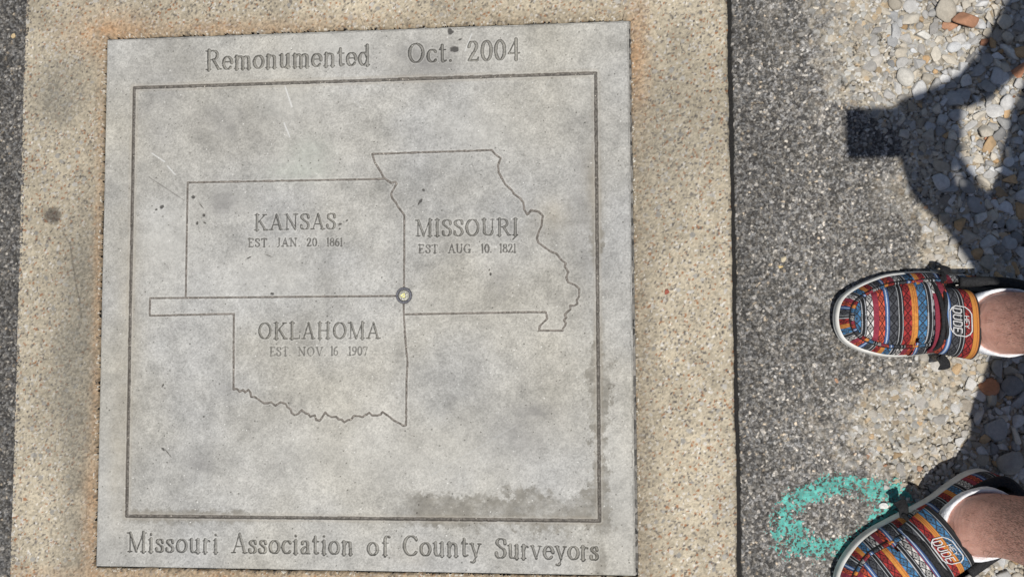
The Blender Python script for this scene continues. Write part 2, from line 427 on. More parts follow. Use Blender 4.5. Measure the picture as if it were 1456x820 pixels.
# ------------------------------------------------------------------ engraved plaque: lettering
TK, TN, TM = 0.090, 0.036, 0.060
def G_():
    g = {}
    def L(x0, y0, x1, y1, w): return ([(x0, y0), (x1, y1)], w)
    def s(x, y, h): return ([(x - h, y), (x + h, y)], TN)
    def C(cx, cy, rx, ry, a0=0, a1=360):
        n = 26
        return ([(cx + rx * math.cos(math.radians(a0 + (a1 - a0) * k / n)), cy + ry * math.sin(math.radians(a0 + (a1 - a0) * k / n))) for k in range(n + 1)], None)
    def P(*p): return ([tuple(q) for q in catmull(p, 4)], None)
    def dot(x, y, r): return ([(x, y), (x + .001, y)], r)
    sb = 0.0 + TN; st = 1.0 - TN
    g['R'] = (.75, [L(.15, 0, .15, 1, TK), s(.13, sb, .12), s(.13, st, .12), L(.15, st, .36, st, TN), L(.15, .52, .36, .52, TN), C(.36, .745, .20, .22, -90, 90), L(.36, .52, .62, .06, TK * .85), s(.67, sb, .09)])
    g['O'] = (.80, [C(.39, .5, .31, .47)])
    g['K'] = (.80, [L(.15, 0, .15, 1, TK), s(.14, sb, .13), s(.14, st, .13), L(.60, .97, .18, .45, TN), L(.32, .58, .62, .05, TK * .85), s(.60, st, .11), s(.66, sb, .12)])
    g['A'] = (.76, [L(.38, 1, .10, .03, TN), L(.38, .95, .63, .04, TK * .85), L(.2, .34, .54, .34, TN), s(.09, sb, .10), s(.65, sb, .12)])
    g['N'] = (.80, [L(.13, 0, .13, 1, TN), L(.13, .95, .62, .05, TK * .85), L(.63, 0, .63, 1, TN), s(.07, st, .10), s(.13, sb, .12), s(.63, st, .12)])
    g['S'] = (.56, [P((.47, .74), (.44, .90), (.28, .965), (.12, .88), (.10, .72), (.27, .55), (.44, .40), (.47, .20), (.36, .05), (.20, .035), (.09, .12), (.07, .27))])
    g['E'] = (.64, [L(.15, 0, .15, 1, TK), s(.13, sb, .11), s(.13, st, .11), L(.15, st, .55, st, TN), L(.55, st, .55, .82, TN), L(.15, .52, .42, .52, TN), L(.15, sb, .57, sb, TN), L(.57, sb, .58, .2, TN)])
    g['T'] = (.66, [L(.33, 0, .33, 1, TK), L(.05, st, .61, st, TN), L(.05, st, .04, .80, TN), L(.61, st, .62, .80, TN), s(.33, sb, .12)])
    g['J'] = (.42, [L(.26, .12, .26, 1, TK * .9), P((.26, .14), (.21, .0), (.08, -.04)), s(.26, st, .12)])
    g['M'] = (.92, [L(.12, 0, .12, 1, TN), L(.13, .96, .43, .04, TK * .85), L(.43, .03, .76, .97, TN), L(.77, 0, .77, 1, TK), s(.06, st, .09), s(.12, sb, .10), s(.82, st, .08), s(.77, sb, .12)])
    g['I'] = (.34, [L(.17, 0, .17, 1, TK), s(.17, sb, .13), s(.17, st, .13)])
    g['U'] = (.76, [L(.15, .28, .15, 1, TK), C(.37, .28, .22, .245, 180, 360), L(.60, .28, .60, 1, TN), s(.15, st, .12), s(.60, st, .10)])
    g['G'] = (.82, [C(.40, .5, .32, .47, 48, 320), L(.66, .40, .66, .08, TK), s(.64, .40, .12), L(.63, .95, .63, .74, TN)])
    g['L'] = (.62, [L(.15, 0, .15, 1, TK), s(.14, sb, .12), s(.15, st, .13), L(.15, sb, .56, sb, TN), L(.57, sb, .59, .22, TN)])
    g['H'] = (.80, [L(.16, 0, .16, 1, TK), L(.62, 0, .62, 1, TK), L(.16, .5, .62, .5, TN)] + [s(x, y, .12) for x in (.16, .62) for y in (sb, st)])
    g['V'] = (.72, [L(.10, .96, .36, .05, TK * .85), L(.37, .03, .62, .97, TN), s(.08, st, .11), s(.62, st, .09)])
    g['C'] = (.74, [C(.39, .5, .32, .47, 40, 318), L(.64, .97, .64, .72, TN)])
    g['2'] = (.54, [P((.08, .73), (.13, .90), (.26, .965), (.40, .88), (.42, .70), (.30, .43), (.08, .06)), L(.08, .05, .46, .05, TM), L(.47, .05, .50, .20, TN)])
    g['0'] = (.54, [C(.27, .5, .20, .47)])
    g['4'] = (.56, [L(.37, 1, .06, .32, TN), L(.05, .32, .53, .32, TM * .8), L(.38, 0, .38, 1, TK)])
    g['1'] = (.32, [L(.17, 0, .17, 1, TK * .9), L(.17, .98, .05, .90, TN), s(.17, sb, .10)])
    g['8'] = (.54, [C(.27, .75, .16, .215), C(.27, .27, .20, .24)])
    g['6'] = (.54, [C(.27, .30, .19, .265), P((.44, .96), (.22, .84), (.09, .55), (.08, .30))])
    g['9'] = (.54, [C(.27, .70, .19, .265), P((.10, .04), (.32, .16), (.45, .45), (.46, .70))])
    g['7'] = (.54, [L(.06, .95, .48, .95, TM), L(.48, .95, .22, 0, TM), L(.06, .95, .05, .78, TN)])
    g['.'] = (.22, [dot(.10, .07, .075)])
    g['e'] = (.54, [C(.27, .335, .20, .305, 0, 318), L(.07, .39, .47, .39, TN)])
    def arch(x0, x1): return [P((x0, .44), (x0 + .09, .60), (x0 + .18, .64), (x1 - .02, .57), (x1, .42)), L(x1, 0, x1, .45, TK)]
    g['m'] = (.86, [L(.13, 0, .13, .66, TK), L(.03, .60, .13, .66, TN)] + arch(.13, .42) + arch(.42, .71) + [s(x, sb, .10) for x in (.13, .42, .71)])
    g['n'] = (.60, [L(.13, 0, .13, .66, TK), L(.03, .60, .13, .66, TN)] + arch(.13, .44) + [s(x, sb, .10) for x in (.13, .44)])
    g['o'] = (.56, [C(.28, .335, .21, .305)])
    g['u'] = (.60, [L(.13, .2, .13, .66, TK), L(.02, .635, .13, .635, TN), P((.13, .22), (.17, .07), (.27, .03), (.38, .09), (.44, .2)), L(.44, 0, .44, .66, TK), L(.33, .635, .44, .635, TN), L(.44, .03, .54, .03, TN)])
    g['t'] = (.38, [L(.17, .12, .17, .86, TK * .9), P((.17, .14), (.22, .04), (.34, .08)), L(.04, .635, .33, .635, TN), L(.16, .86, .05, .66, TN)])
    g['d'] = (.58, [C(.25, .335, .185, .305), L(.43, 0, .43, 1, TK), L(.32, .965, .43, .965, TN), L(.43, .03, .53, .03, TN)])
    g['c'] = (.48, [C(.27, .335, .205, .305, 42, 318), dot(.40, .53, .06)])
    g['i'] = (.32, [L(.16, 0, .16, .66, TK), L(.05, .62, .16, .65, TN), s(.16, sb, .11), dot(.16, .90, .075)])
    g['s'] = (.44, [P((.34, .50), (.31, .61), (.21, .64), (.11, .585), (.10, .48), (.21, .37), (.32, .27), (.34, .13), (.25, .035), (.14, .035), (.07, .09), (.06, .19))])
    g['r'] = (.42, [L(.13, 0, .13, .66, TK), L(.03, .60, .13, .66, TN), s(.13, sb, .11), P((.13, .44), (.20, .60), (.32, .61)), dot(.34, .58, .06)])
    g['a'] = (.50, [P((.10, .52), (.15, .62), (.24, .64), (.34, .58), (.36, .44)), L(.36, .08, .36, .46, TK), L(.36, .05, .47, .03, TN), P((.36, .40), (.21, .345), (.10, .24), (.10, .10), (.19, .03), (.28, .07), (.36, .16)), dot(.11, .51, .05)])
    g['f'] = (.38, [L(.17, 0, .17, .82, TK), P((.17, .80), (.21, .93), (.30, .965), (.37, .92)), L(.05, .635, .32, .635, TN), s(.17, sb, .11), dot(.36, .91, .055)])
    g['y'] = (.56, [L(.10, .63, .29, .04, TK * .85), L(.47, .64, .23, -.18, TN), P((.23, -.18), (.16, -.27), (.06, -.24)), s(.09, .635, .09), s(.46, .635, .08), dot(.07, -.24, .05)])
    g['v'] = (.56, [L(.10, .63, .28, .04, TK * .85), L(.29, .03, .47, .64, TN), s(.09, .635, .09), s(.46, .635, .08)])
    return g
GLY = G_()
WORDS = [('top', 'Remonumented', -2285, 3297, 126, 3292, 293), ('topb', 'Oct.', 690, 3306, 1318, 3300, 285), ('topb', '2004', 1544, 3300, 2270, 3305, 293), ('ks', 'KANSAS', -1531, 949, -358, 950, 232), ('ksd', 'EST.', -1627, 715, -1309, 710, 122), ('ksd', 'JAN.', -1205, 715, -872, 710, 122), ('ksd', '20.', -770, 711, -588, 708, 121), ('ksd', '1861', -479, 710, -255, 706, 118), ('mo', 'MISSOURI', 809, 828, 2236, 820, 237), ('mod', 'EST.', 840, 593, 1151, 588, 121), ('mod', 'AUG.', 1263, 589, 1616, 584, 124), ('mod', '10.', 1724, 584, 1869, 583, 123), ('mod', '1821', 1982, 585, 2208, 582, 123), ('ok', 'OKLAHOMA', -1458, -598, 283, -602, 234), ('okd', 'EST.', -1292, -836, -991, -837, 127), ('okd', 'NOV.', -879, -837, -485, -839, 127), ('okd', '16', -412, -832, -311, -832, 126), ('okd', '1907', -155, -833, 114, -834, 126), ('bot', 'Missouri', -3327, -3597, -2013, -3592, 281), ('bot', 'Association', -1804, -3589, -79, -3585, 278), ('bot', 'of', 128, -3591, 426, -3590, 274), ('bot', 'County', 633, -3587, 1705, -3586, 277), ('bot', 'Surveyors', 1912, -3601, 3307, -3607, 275)]
LINES = {
 'border': [[(-3371, 3071), (3338, 3077), (3328, -3079), (-3361, -3093), (-3371, 3071)]],
 'kansas': [[(340, 1652), (-2539, 1660), (-2541, 3)]],
 'missouri': [[(169, 2013), (1879, 2027), (1922, 1971), (2002, 1910), (1965, 1817), (1972, 1707), (2015, 1634), (2058, 1546), (2159, 1450), (2181, 1406), (2274, 1339), (2317, 1281), (2330, 1179), (2373, 1106), (2424, 1170), (2531, 1147), (2588, 1088), (2575, 1024), (2568, 945), (2532, 880), (2502, 781), (2523, 716), (2602, 657), (2687, 592), (2772, 561), (2828, 482), (2899, 424), (2885, 381), (2934, 303), (2905, 231), (2932, 160), (3024, 124), (3084, 71), (3077, -40), (3044, -85), (3056, -137), (3004, -162), (2959, -156), (2958, -214), (2913, -247), (2879, -292), (2898, -324), (2866, -363), (2898, -403), (2878, -441), (2852, -473), (2851, -502), (2520, -500), (2533, -439), (2639, -336), (2620, -248), (2365, -246), (639, -264)], [(169, 2013), (207, 1895), (275, 1783), (337, 1672), (399, 1622), (449, 1590), (504, 1608), (522, 1582), (473, 1498), (443, 1438), (461, 1376), (511, 1314), (541, 1253), (585, 1197), (635, 1128), (630, 118)]],
 'oklahoma': [[(513, -4), (-3071, -2), (-3073, -254), (-1827, -237), (-1819, -1306), (-1768, -1299), (-1727, -1339), (-1678, -1313), (-1644, -1347), (-1599, -1309), (-1569, -1352), (-1559, -1413), (-1505, -1413), (-1445, -1451), (-1376, -1499), (-1308, -1499), (-1268, -1485), (-1204, -1536), (-1131, -1485), (-1053, -1508), (-1032, -1555), (-983, -1583), (-973, -1631), (-924, -1663), (-876, -1649), (-823, -1593), (-769, -1640), (-729, -1649), (-699, -1686), (-632, -1668), (-617, -1733), (-563, -1743), (-533, -1705), (-485, -1625), (-446, -1667), (-397, -1691), (-329, -1686), (-291, -1724), (-247, -1728), (-213, -1765), (-165, -1732), (-117, -1728), (-78, -1676), (-11, -1676), (47, -1690), (105, -1656), (143, -1629), (181, -1666), (258, -1666), (306, -1656), (330, -1619), (392, -1661), (440, -1693), (479, -1730), (546, -1763), (593, -1786), (621, -1810), (665, -1800), (669, -1215), (683, -925), (652, -627), (630, -266), (626, -114)]],
}
HS = 0.3812                                          # half size of the plaque
NG = 1101
gx = np.linspace(-HS, HS, NG)
STEP = gx[1] - gx[0]
X, Y = np.meshgrid(gx, gx, indexing='ij')
D = np.full((NG, NG), -1.0, np.float32)              # half width minus distance: > 0 inside a groove
CAT = np.zeros((NG, NG), np.int16)
def stroke(p, q, hw, cat):
    pad_ = hw + 0.004
    i0 = max(int((min(p[0], q[0]) - pad_ + HS) / STEP), 0); i1 = min(int((max(p[0], q[0]) + pad_ + HS) / STEP) + 2, NG)
    j0 = max(int((min(p[1], q[1]) - pad_ + HS) / STEP), 0); j1 = min(int((max(p[1], q[1]) + pad_ + HS) / STEP) + 2, NG)
    x = X[i0:i1, j0:j1]; y = Y[i0:i1, j0:j1]
    dx, dy = q[0] - p[0], q[1] - p[1]; L2 = dx * dx + dy * dy + 1e-14
    t = np.clip(((x - p[0]) * dx + (y - p[1]) * dy) / L2, 0, 1)
    d = hw - np.hypot(x - p[0] - t * dx, y - p[1] - t * dy)
    o = D[i0:i1, j0:j1]; w = d > o
    o[w] = d[w]; CAT[i0:i1, j0:j1][w] = cat
CATS = ['face', 'border', 'kansas', 'missouri', 'oklahoma', 'top', 'topb', 'ks', 'ksd', 'mo', 'mod', 'ok', 'okd', 'bot']
for k, hw in (('border', 0.0025), ('kansas', 0.0015), ('missouri', 0.0015), ('oklahoma', 0.0015)):
    for pl in LINES[k]:
        pts = [(a / 1e4, b / 1e4) for a, b in pl]
        for p, q in zip(pts[:-1], pts[1:]): stroke(p, q, hw, CATS.index(k))
for line, txt, xl, yl, xr, yr, cap in WORDS:
    cap /= 1e4; x0 = xl / 1e4; x1 = xr / 1e4; yl /= 1e4; yr /= 1e4
    adv = [GLY[ch][0] for ch in txt]
    nat = (sum(adv) - 0.08) * cap
    ks = (x1 - x0) / nat
    sx = min(max(ks, 0.0), 1.0) if ks < 1 else 1 + (ks - 1) * 0.45
    gap = ((x1 - x0) - nat * sx) / max(len(txt) - 1, 1)
    x = x0
    small = cap < 0.015
    for ch, ad in zip(txt, adv):
        for pts, w in GLY[ch][1]:
            for p, q in zip(pts[:-1], pts[1:]):
                dx, dy = (q[0] - p[0]) * sx, q[1] - p[1]
                if w is None:
                    v = abs(dy) / (math.hypot(dx, dy) + 1e-9); hw = TN + (TK - TN) * v ** 1.3
                else: hw = w
                hw = hw * cap * (0.96 if not small else 1.0)
                hw = max(hw, 0.00085 if not small else 0.00068)
                P_ = []
                for u in (p, q):
                    xx = x + (u[0] - 0.04) * cap * sx
                    P_.append((xx, yl + (yr - yl) * (xx - x0) / (x1 - x0) + u[1] * cap))
                stroke(P_[0], P_[1], hw, CATS.index(line))
        x += ad * cap * sx + gap
stroke((0.2215, 0.0815), (0.2165, 0.0765), 0.0009, CATS.index('mo'))     # chipped tail below the last letter
# edge wear of every groove
wear = fbm(X * 220, Y * 220, 3, 61) - 0.5
Dw = D + 0.0010 * wear
cats_small = np.isin(CAT, [CATS.index(k) for k in ('ksd', 'mod', 'okd')])
is_bord = CAT == 1
is_state = np.isin(CAT, (2, 3, 4))
depth = np.where(is_bord, 0.0026, np.where(is_state, 0.0017, np.where(cats_small, 0.0011, 0.0024)))
wall = np.where(is_bord, 0.0014, np.where(is_state, 0.0011, np.where(cats_small, 0.0008, 0.0010)))
depth = depth * (0.75 + 0.5 * fbm(X * 30, Y * 30, 3, 62))
depth = depth * np.where(CAT == CATS.index('okd'), 0.75, 1.0)
prof = sstep(0.0, 1.0, np.clip(Dw / wall, 0, 1))
Z = -depth * prof
grit = cells(X, Y, 0.0022, 63)
floor_ = np.clip((Dw - wall * 0.6) / wall, 0, 1)
Z += floor_ * (is_bord | is_state) * 0.0011 * np.where(grit[2] > 0.5, (0.55 - grit[0]) * 1.2, 0)
# micro relief of the worn face
Z += 0.00045 * (fbm(X * 120, Y * 120, 3, 64) - 0.5) + 0.0008 * (fbm(X * 9, Y * 9, 3, 65) - 0.5)
pit = cells(X, Y, 0.0075, 66)
pitm = (pit[2] > 0.80) & (pit[0] < 0.04 + 0.10 * pit[3] ** 2)
Z -= 0.0007 * pitm
# recess for the survey disc
DC = (0.0628, 0.0003)
rd = np.hypot(X - DC[0], Y - DC[1])
Z = np.where(rd < 0.0116, -0.0035, Z)
in_disc = rd < 0.0125
# chips
def blob(cx, cy, rx, ry, seed, amp=0.5, rot=0.0):
    c_, s_ = math.cos(rot), math.sin(rot)
    u = ((X - cx) * c_ + (Y - cy) * s_) / rx; v = (-(X - cx) * s_ + (Y - cy) * c_) / ry
    return np.hypot(u, v) + amp * (fbm((X + 2) / min(rx, ry) * 0.8, (Y + 2) / min(rx, ry) * 0.8, 3, seed) - 0.5) * 2
chips = [(.1288, .3745, .0030, .0055, .2), (.1300, .3722, .0045, .0020, .5), (.1349, .3484, .0058, .0044, 0), (.1435, .3625, .004, .0012, .4),
         (-.3006, .1276, .0022, .0014, .3), (-.2922, .1315, .0032, .0025, .4), (-.2450, .1450, .0035, .0028, 0), (-.2330, .1320, .0050, .0007, -.9),
         (-.2290, .1180, .0024, .0022, 0), (-.2280, .1075, .0030, .0008, -.5), (-.2390, .1070, .0018, .0026, 0), (-.0285, .1022, .0030, .0014, .2), (-.0295, .0955, .0015, .0014, 0), (-.0195, .1070, .0019, .0012, .4),
         (.0906, .1485, .0024, .0018, -.5), (.0868, .1330, .0022, .0050, -.7), (.0835, .1290, .0012, .0014, 0), (-.2840, -.2150, .0030, .0015, -.8), (-.2770, -.2200, .0085, .0006, -.85),
         (-.1270, .0045, .0030, .0018, 0), (-.1620, .0560, .0045, .0009, .5), (-.1330, .0590, .0070, .0005, -.35), (.1850, .0290, .0016, .0022, 0), (.1835, .0350, .0012, .0014, 0),
         (-.2860, -.1250, .0010, .0030, -.5), (-.2250, -.1690, .0012, .0010, 0), (.1620, -.3130, .0010, .0010, 0), (-.1500, -.1750, .0010, .0010, 0)]
chip = np.zeros_like(Z)
for k, (cx, cy, rx, ry, ro) in enumerate(chips):
    i0, i1 = np.searchsorted(gx, [cx - 0.02, cx + 0.02]); j0, j1 = np.searchsorted(gx, [cy - 0.02, cy + 0.02])
    sX, sY = X, Y
    X, Y = X[i0:i1, j0:j1], Y[i0:i1, j0:j1]
    bl = blob(cx, cy, rx, ry, 70 + k, 0.45, ro)
    X, Y = sX, sY
    chip[i0:i1, j0:j1] = np.maximum(chip[i0:i1, j0:j1], 1 - sstep(0.75, 1.1, bl))
Z -= 0.0012 * chip
# rounded, slightly broken outer edge and a skirt
de = HS - np.maximum(np.abs(X), np.abs(Y)) - STEP
Z -= 0.0022 * (1 - sstep(0.0, 0.0030, de + 0.0022 * (fbm(X * 60, Y * 60, 3, 67) - 0.5) - 0.010 * np.clip(fbm(X * 75, Y * 75, 3, 68) - 0.60, 0, 1)))
bd = np.zeros_like(Z, bool); bd[0, :] = bd[-1, :] = True; bd[:, 0] = bd[:, -1] = True
Z[bd] = -0.02

# colour of the face: pigment, dirt, scuffs
n1 = fbm(X * 6, Y * 6, 5, 81); n2 = fbm(X * 26, Y * 26, 4, 82); n3 = fbm(X * 170, Y * 170, 3, 83); n4 = fbm(X * 480, Y * 480, 2, 84)
gr = cells(X + 0.002 * vnoise(X * 260, Y * 260, 18), Y, 0.0017, 93)
n5 = fbm(X * 70, Y * 70, 3, 94)
v = 0.352 * (0.42 + 0.42 * n1 + 0.40 * n2 + 0.36 * n5) * (0.60 + 0.20 * n3 + 0.26 * n4 + 0.34 * gr[2])
hue = fbm(X * 8, Y * 8, 3, 85)
C = v[..., None] * (np.array([1.032, 1.005, 0.922]) + (hue[..., None] - 0.5) * np.array([0.06, 0.0, -0.13]))
def g2(cx, cy, sx_, sy_): return np.exp(-(((X - cx) / sx_) ** 2 + ((Y - cy) / sy_) ** 2))
pale = 0.8 * g2(-.286, .0895, .035, .045) + 0.75 * g2(-.03, .365, .05, .018) + 0.6 * g2(-.08, .19, .05, .025) + 0.55 * g2(.16, .235, .06, .03) + 0.6 * g2(-.15, .03, .09, .03) + 0.4 * g2(-.19, .135, .035, .02) + 0.5 * g2(-.10, .28, .05, .04)
pale += 0.45 * g2(.36, -.30, .02, .09) + 0.4 * g2(-.365, -.3, .02, .15) + 0.35 * g2(.05, -.22, .25, .06)
pale = np.clip(pale * (0.25 + 1.2 * fbm(X * 40, Y * 40, 4, 86)), 0, 1)
C = mix(C, np.array([0.460, 0.452, 0.420]) * (0.85 + 0.3 * n3)[..., None], 0.80 * pale)
dark = 0.8 * g2(.088, .330, .07, .03) + 0.7 * g2(-.198, .134, .03, .02) + 0.6 * g2(.25, -.16, .03, .012) + 0.55 * g2(-.20, .25, .05, .035) + 0.6 * g2(-.228, -.236, .02, .012) + 0.45 * g2(.23, -.197, .05, .03) + 0.5 * g2(-.1, .34, .08, .012)
dark += 0.5 * g2(.2, .02, .015, .03) + 0.5 * g2(.32, .13, .02, .10) + .35 * g2(-.3, .3, .05, .1) + 0.4 * g2(-.19, -.13, .02, .012)
dark = np.clip(dark * (0.2 + 1.3 * fbm(X * 45, Y * 45, 4, 87)), 0, 1)
C = mix(C, np.array([0.205, 0.198, 0.19]) * (0.8 + 0.4 * n3)[..., None], 0.85 * dark)
green = np.clip((0.8 * g2(-.0743, .2074, .03, .022) + 0.7 * g2(-.09, .178, .05, .014)) * (0.3 + 1.1 * n2), 0, 1)
C = mix(C, np.array([0.32, 0.355, 0.30]) * (0.6 + 0.8 * n3)[..., None], 0.42 * green)
# brown run-off stains beside the border groove
rag = 0.046 * (fbm(X * 120, Y * 120, 5, 88, 0.7) - 0.5) + 0.026 * (fbm(X * 24, Y * 24, 3, 89) - 0.5)
yb = -0.3085 + (X - 0.0) * 0.0
sb_ = sstep(0.028, 0.016, np.abs(Y - yb - 0.012) + rag * 1.1) * sstep(0.02, 0.10, X + rag) * sstep(0.345, 0.335, X)
sb_ = np.maximum(sb_, 0.8 * sstep(0.010, 0.004, np.abs(Y - yb) + rag * 0.5) * sstep(-0.13, -0.2, X + rag * 2) * sstep(-0.345, -0.335, X))
sr_ = sstep(0.014, 0.008, np.abs(X - 0.333) + rag * 1.1) * sstep(-0.09, -0.15, Y + rag * 3) * sstep(-0.338, -0.318, Y + rag * 0.5)
sr_ = np.maximum(sr_, 0.7 * sstep(0.009, 0.003, np.abs(X - 0.333) + rag * 0.5) * np.clip(1.6 * (fbm(X * 0 + 3, Y * 14, 2, 90) - 0.42), 0, 1) * 2)
stain = np.clip(np.maximum(sb_, sr_), 0, 1)
C = mix(C, np.array([0.185, 0.172, 0.145]) * (0.7 + 0.6 * n3)[..., None], np.clip(0.95 * stain * (0.22 + 2.0 * (fbm(X * 46, Y * 60, 6, 95, 0.75) - 0.25)), 0, 0.8))
ochre = np.clip((0.5 * g2(-.352, -.22, .014, .10) + 0.5 * g2(.275, .105, .03, .03) + 0.5 * g2(.33, .15, .012, .05) + 0.5 * g2(-.34, -.05, .02, .2) + .4 * g2(.08, -.355, .03, .02)) * (0.2 + 1.3 * n2), 0, 1)
C = mix(C, np.array([0.36, 0.315, 0.235]) * (0.8 + 0.4 * n3)[..., None], 0.7 * ochre)
def scratch(p, q, w, c, k):
    global C
    dx, dy = q[0] - p[0], q[1] - p[1]
    t = np.clip(((X - p[0]) * dx + (Y - p[1]) * dy) / (dx * dx + dy * dy), 0, 1)
    d = np.hypot(X - p[0] - t * dx, Y - p[1] - t * dy) + 0.0008 * (n3 - 0.5)
    C = mix(C, np.array(c) + 0 * C, k * sstep(w, w * 0.4, d))
for p, q, w in (((-.1113, .3033), (-.1007, .2723), .0013), ((-.1118, .2491), (-.1033, .2285), .0011), ((-.3085, .2099), (-.2892, .1971), .0012), ((-.2848, .1908), (-.2730, .1782), .0012), ((-.1230, -.0080), (-.1180, -.0040), .0008), ((.16, .37), (.15, .345), .0008)):
    scratch(p, q, w, (0.60, 0.60, 0.58), 0.75)
scratch((-.3121, .1750), (-.2586, .1401), .0009, (0.14, 0.13, 0.12), 0.7)
for p, q in (((-.05, -.02), (.02, .06)), ((-.09, .06), (-.02, .12)), ((.0, .27), (-.05, .34)), ((-.30, .02), (-.22, .07)), ((.1, -.25), (.22, -.18)), ((.24, .25), (.27, .30))):
    scratch(p, q, .0012, (0.50, 0.50, 0.48), 0.22)
C = np.where(pitm[..., None], C * 0.42, C)
spk = cells(X, Y, 0.0052, 91)
C = np.where(((spk[2] > 0.955) & (spk[0] < 0.05 + 0.12 * spk[3] ** 3))[..., None], np.array([0.66, 0.65, 0.61]), C)
C = mix(C, np.array([0.045, 0.042, 0.040]) + 0 * C, 0.88 * chip)
# lodged dirt in the engraving: on the walls everywhere, on the floor of the line grooves
wl = prof * (1 - prof) * 4
dirt_wall = np.clip(wl * 2.0, 0, 1) * np.where(D > -0.003, 1, 0)
wcol = np.where((is_bord | is_state)[..., None], np.array([0.14, 0.118, 0.098]), np.array([0.036, 0.034, 0.032]))
kw = np.where(CAT >= 5, np.where(cats_small, 0.95, 1.0), 0.92) * (0.66 + 0.60 * fbm(X * 60, Y * 60, 3, 92))
kw = kw * np.where(np.isin(CAT, [CATS.index(q) for q in ('ks', 'mo', 'ok')]), 0.82, 1.0)
kw = kw * np.where(CAT == CATS.index('okd'), 0.75, 1.0)
C = mix(C, wcol, np.clip(dirt_wall * kw, 0, 0.95))
fl = np.clip(prof * 1.2 - 0.2, 0, 1)
fcol = np.where(is_bord[..., None], np.array([0.118, 0.108, 0.096]), np.array([0.175, 0.158, 0.142])) * (0.45 + 1.1 * grit[3])[..., None]
fcol = np.where(((grit[4] > 0.95) & (grit[0] < 0.30) & (fbm(X * 25, Y * 25, 2, 96) > 0.52))[..., None], np.array([0.62, 0.58, 0.50]), fcol)
C = np.where((is_bord | is_state)[..., None], mix(C, fcol, 0.92 * fl), C)
letter = (CAT >= 5)
C = np.where((letter & ~cats_small)[..., None], mix(C, C * np.array([0.66, 0.66, 0.65]), fl), C)
C = np.where(cats_small[..., None], mix(C, C * 0 + np.array([0.13, 0.125, 0.115]), fl * np.where(CAT == CATS.index('okd'), 0.70, 0.92)), C)
C = mix(C, np.array([0.60, 0.58, 0.53]) + 0 * C, 0.35 * sstep(0.0, 0.0012, -Dw) * sstep(-0.0022, -0.0006, Dw) * (D > -0.003))
halo = np.clip(sstep(-0.006, -0.001, D) * is_bord * (0.1 + 0.9 * n2), 0, 1) * (D < 0)
C = mix(C, np.array([0.27, 0.23, 0.17]) + 0 * C, 0.40 * halo)
C = np.clip(C, 0.01, 0.9)

V = np.stack([X, Y, Z], -1).reshape(-1, 3); F = grid_faces(NG, NG); CF = C.reshape(-1, 3)
fc = np.where(D > -0.0011, CAT, 0).ravel()
fcat = fc[F].max(1)
drop = (rd.ravel() < 0.0108)[F].all(1) & False
M_PLQ = attr_material("worn_grey_stone", 0.80, 0.30, 900, 0.10, 1600, 0.25)
v_, f_, c_ = take(V, F, CF, fcat == 0)
plaque = link("survey_plaque", raw_mesh("survey_plaque", v_, f_, c_), M_PLQ)
tag(plaque, "square grey plaque engraved with a three state map, set in the tan pad", "plaque")
part_names = {'border': ('border_groove', None), 'kansas': ('state_outline', 'engraved outline of Kansas'), 'missouri': ('state_outline', 'engraved outline of Missouri'), 'oklahoma': ('state_outline', 'engraved outline of Oklahoma'),
              'top': ('inscription', 'large inscription reading Remonumented'), 'topb': ('inscription', 'large inscription reading Oct. 2004'), 'ks': ('inscription', 'inscription reading KANSAS'), 'ksd': ('inscription', 'small inscription reading EST. JAN. 20. 1861'), 'mo': ('inscription', 'inscription reading MISSOURI'), 'mod': ('inscription', 'small inscription reading EST. AUG. 10. 1821'),
              'ok': ('inscription', 'inscription reading OKLAHOMA'), 'okd': ('inscription', 'small worn inscription reading EST. NOV. 16 1907'), 'bot': ('inscription', 'large inscription reading Missouri Association of County Surveyors')}
for k, cname in enumerate(CATS):
    if k == 0: continue
    v_, f_, c_ = take(V, F, CF, fcat == k)
    nm, lb = part_names[cname]
    o = link(nm, raw_mesh(nm, v_, f_, c_), M_PLQ, plaque)
    if lb: o["label"] = lb
del V, F, CF

# survey disc at the three state corner
def lathe(prof_, n=40, cx=0, cy=0):
    V = []; F = []
    for r, z in prof_:
        for k in range(n):
            a = 2 * math.pi * k / n; V.append((cx + r * math.cos(a), cy + r * math.sin(a), z))
    for i in range(len(prof_) - 1):
        for k in range(n):
            q = (k + 1) % n; F.append((i * n + k, i * n + q, (i + 1) * n + q, (i + 1) * n + k))
    return V, F
M_DISC = noise_material("worn_silver_metal", (0.16, 0.16, 0.14), (0.46, 0.45, 0.39), 520, 0.48, 0.5, metal=0.35)
M_RIM = noise_material("oxidised_metal", (0.07, 0.07, 0.085), (0.19, 0.19, 0.21), 600, 0.6, 0.4, metal=0.3)
V, F = lathe([(0.0, -0.0012), (0.004, -0.0011), (0.0070, -0.0011), (0.0078, -0.0017), (0.0080, -0.003)], 40)
V2, F2 = [], []
def bar2(p, q, w, z0=-0.0012, z1=-0.0003):
    p = np.array(p); q = np.array(q); t = (q - p) / np.linalg.norm(q - p); nrm = np.array([-t[1], t[0]]) * w
    o = len(V2)
    for z in (z0, z1):
        for u in (p + nrm, p - nrm, q - nrm, q + nrm): V2.append((u[0], u[1], z))
    F2.extend([(o + 4, o + 5, o + 6, o + 7), (o, o + 1, o + 5, o + 4), (o + 1, o + 2, o + 6, o + 5), (o + 2, o + 3, o + 7, o + 6), (o + 3, o, o + 4, o + 7)])
disc = link("survey_disc", poly_mesh("survey_disc", V, F), M_DISC, plaque)
disc.location = (DC[0], DC[1], 0.0)
tri = [(-0.0045, -0.001), (0.0005, 0.0032), (0.0012, -0.0030)]
for a_, b_ in ((0, 1), (1, 2), (2, 0)): bar2(tri[a_], tri[b_], 0.0006)
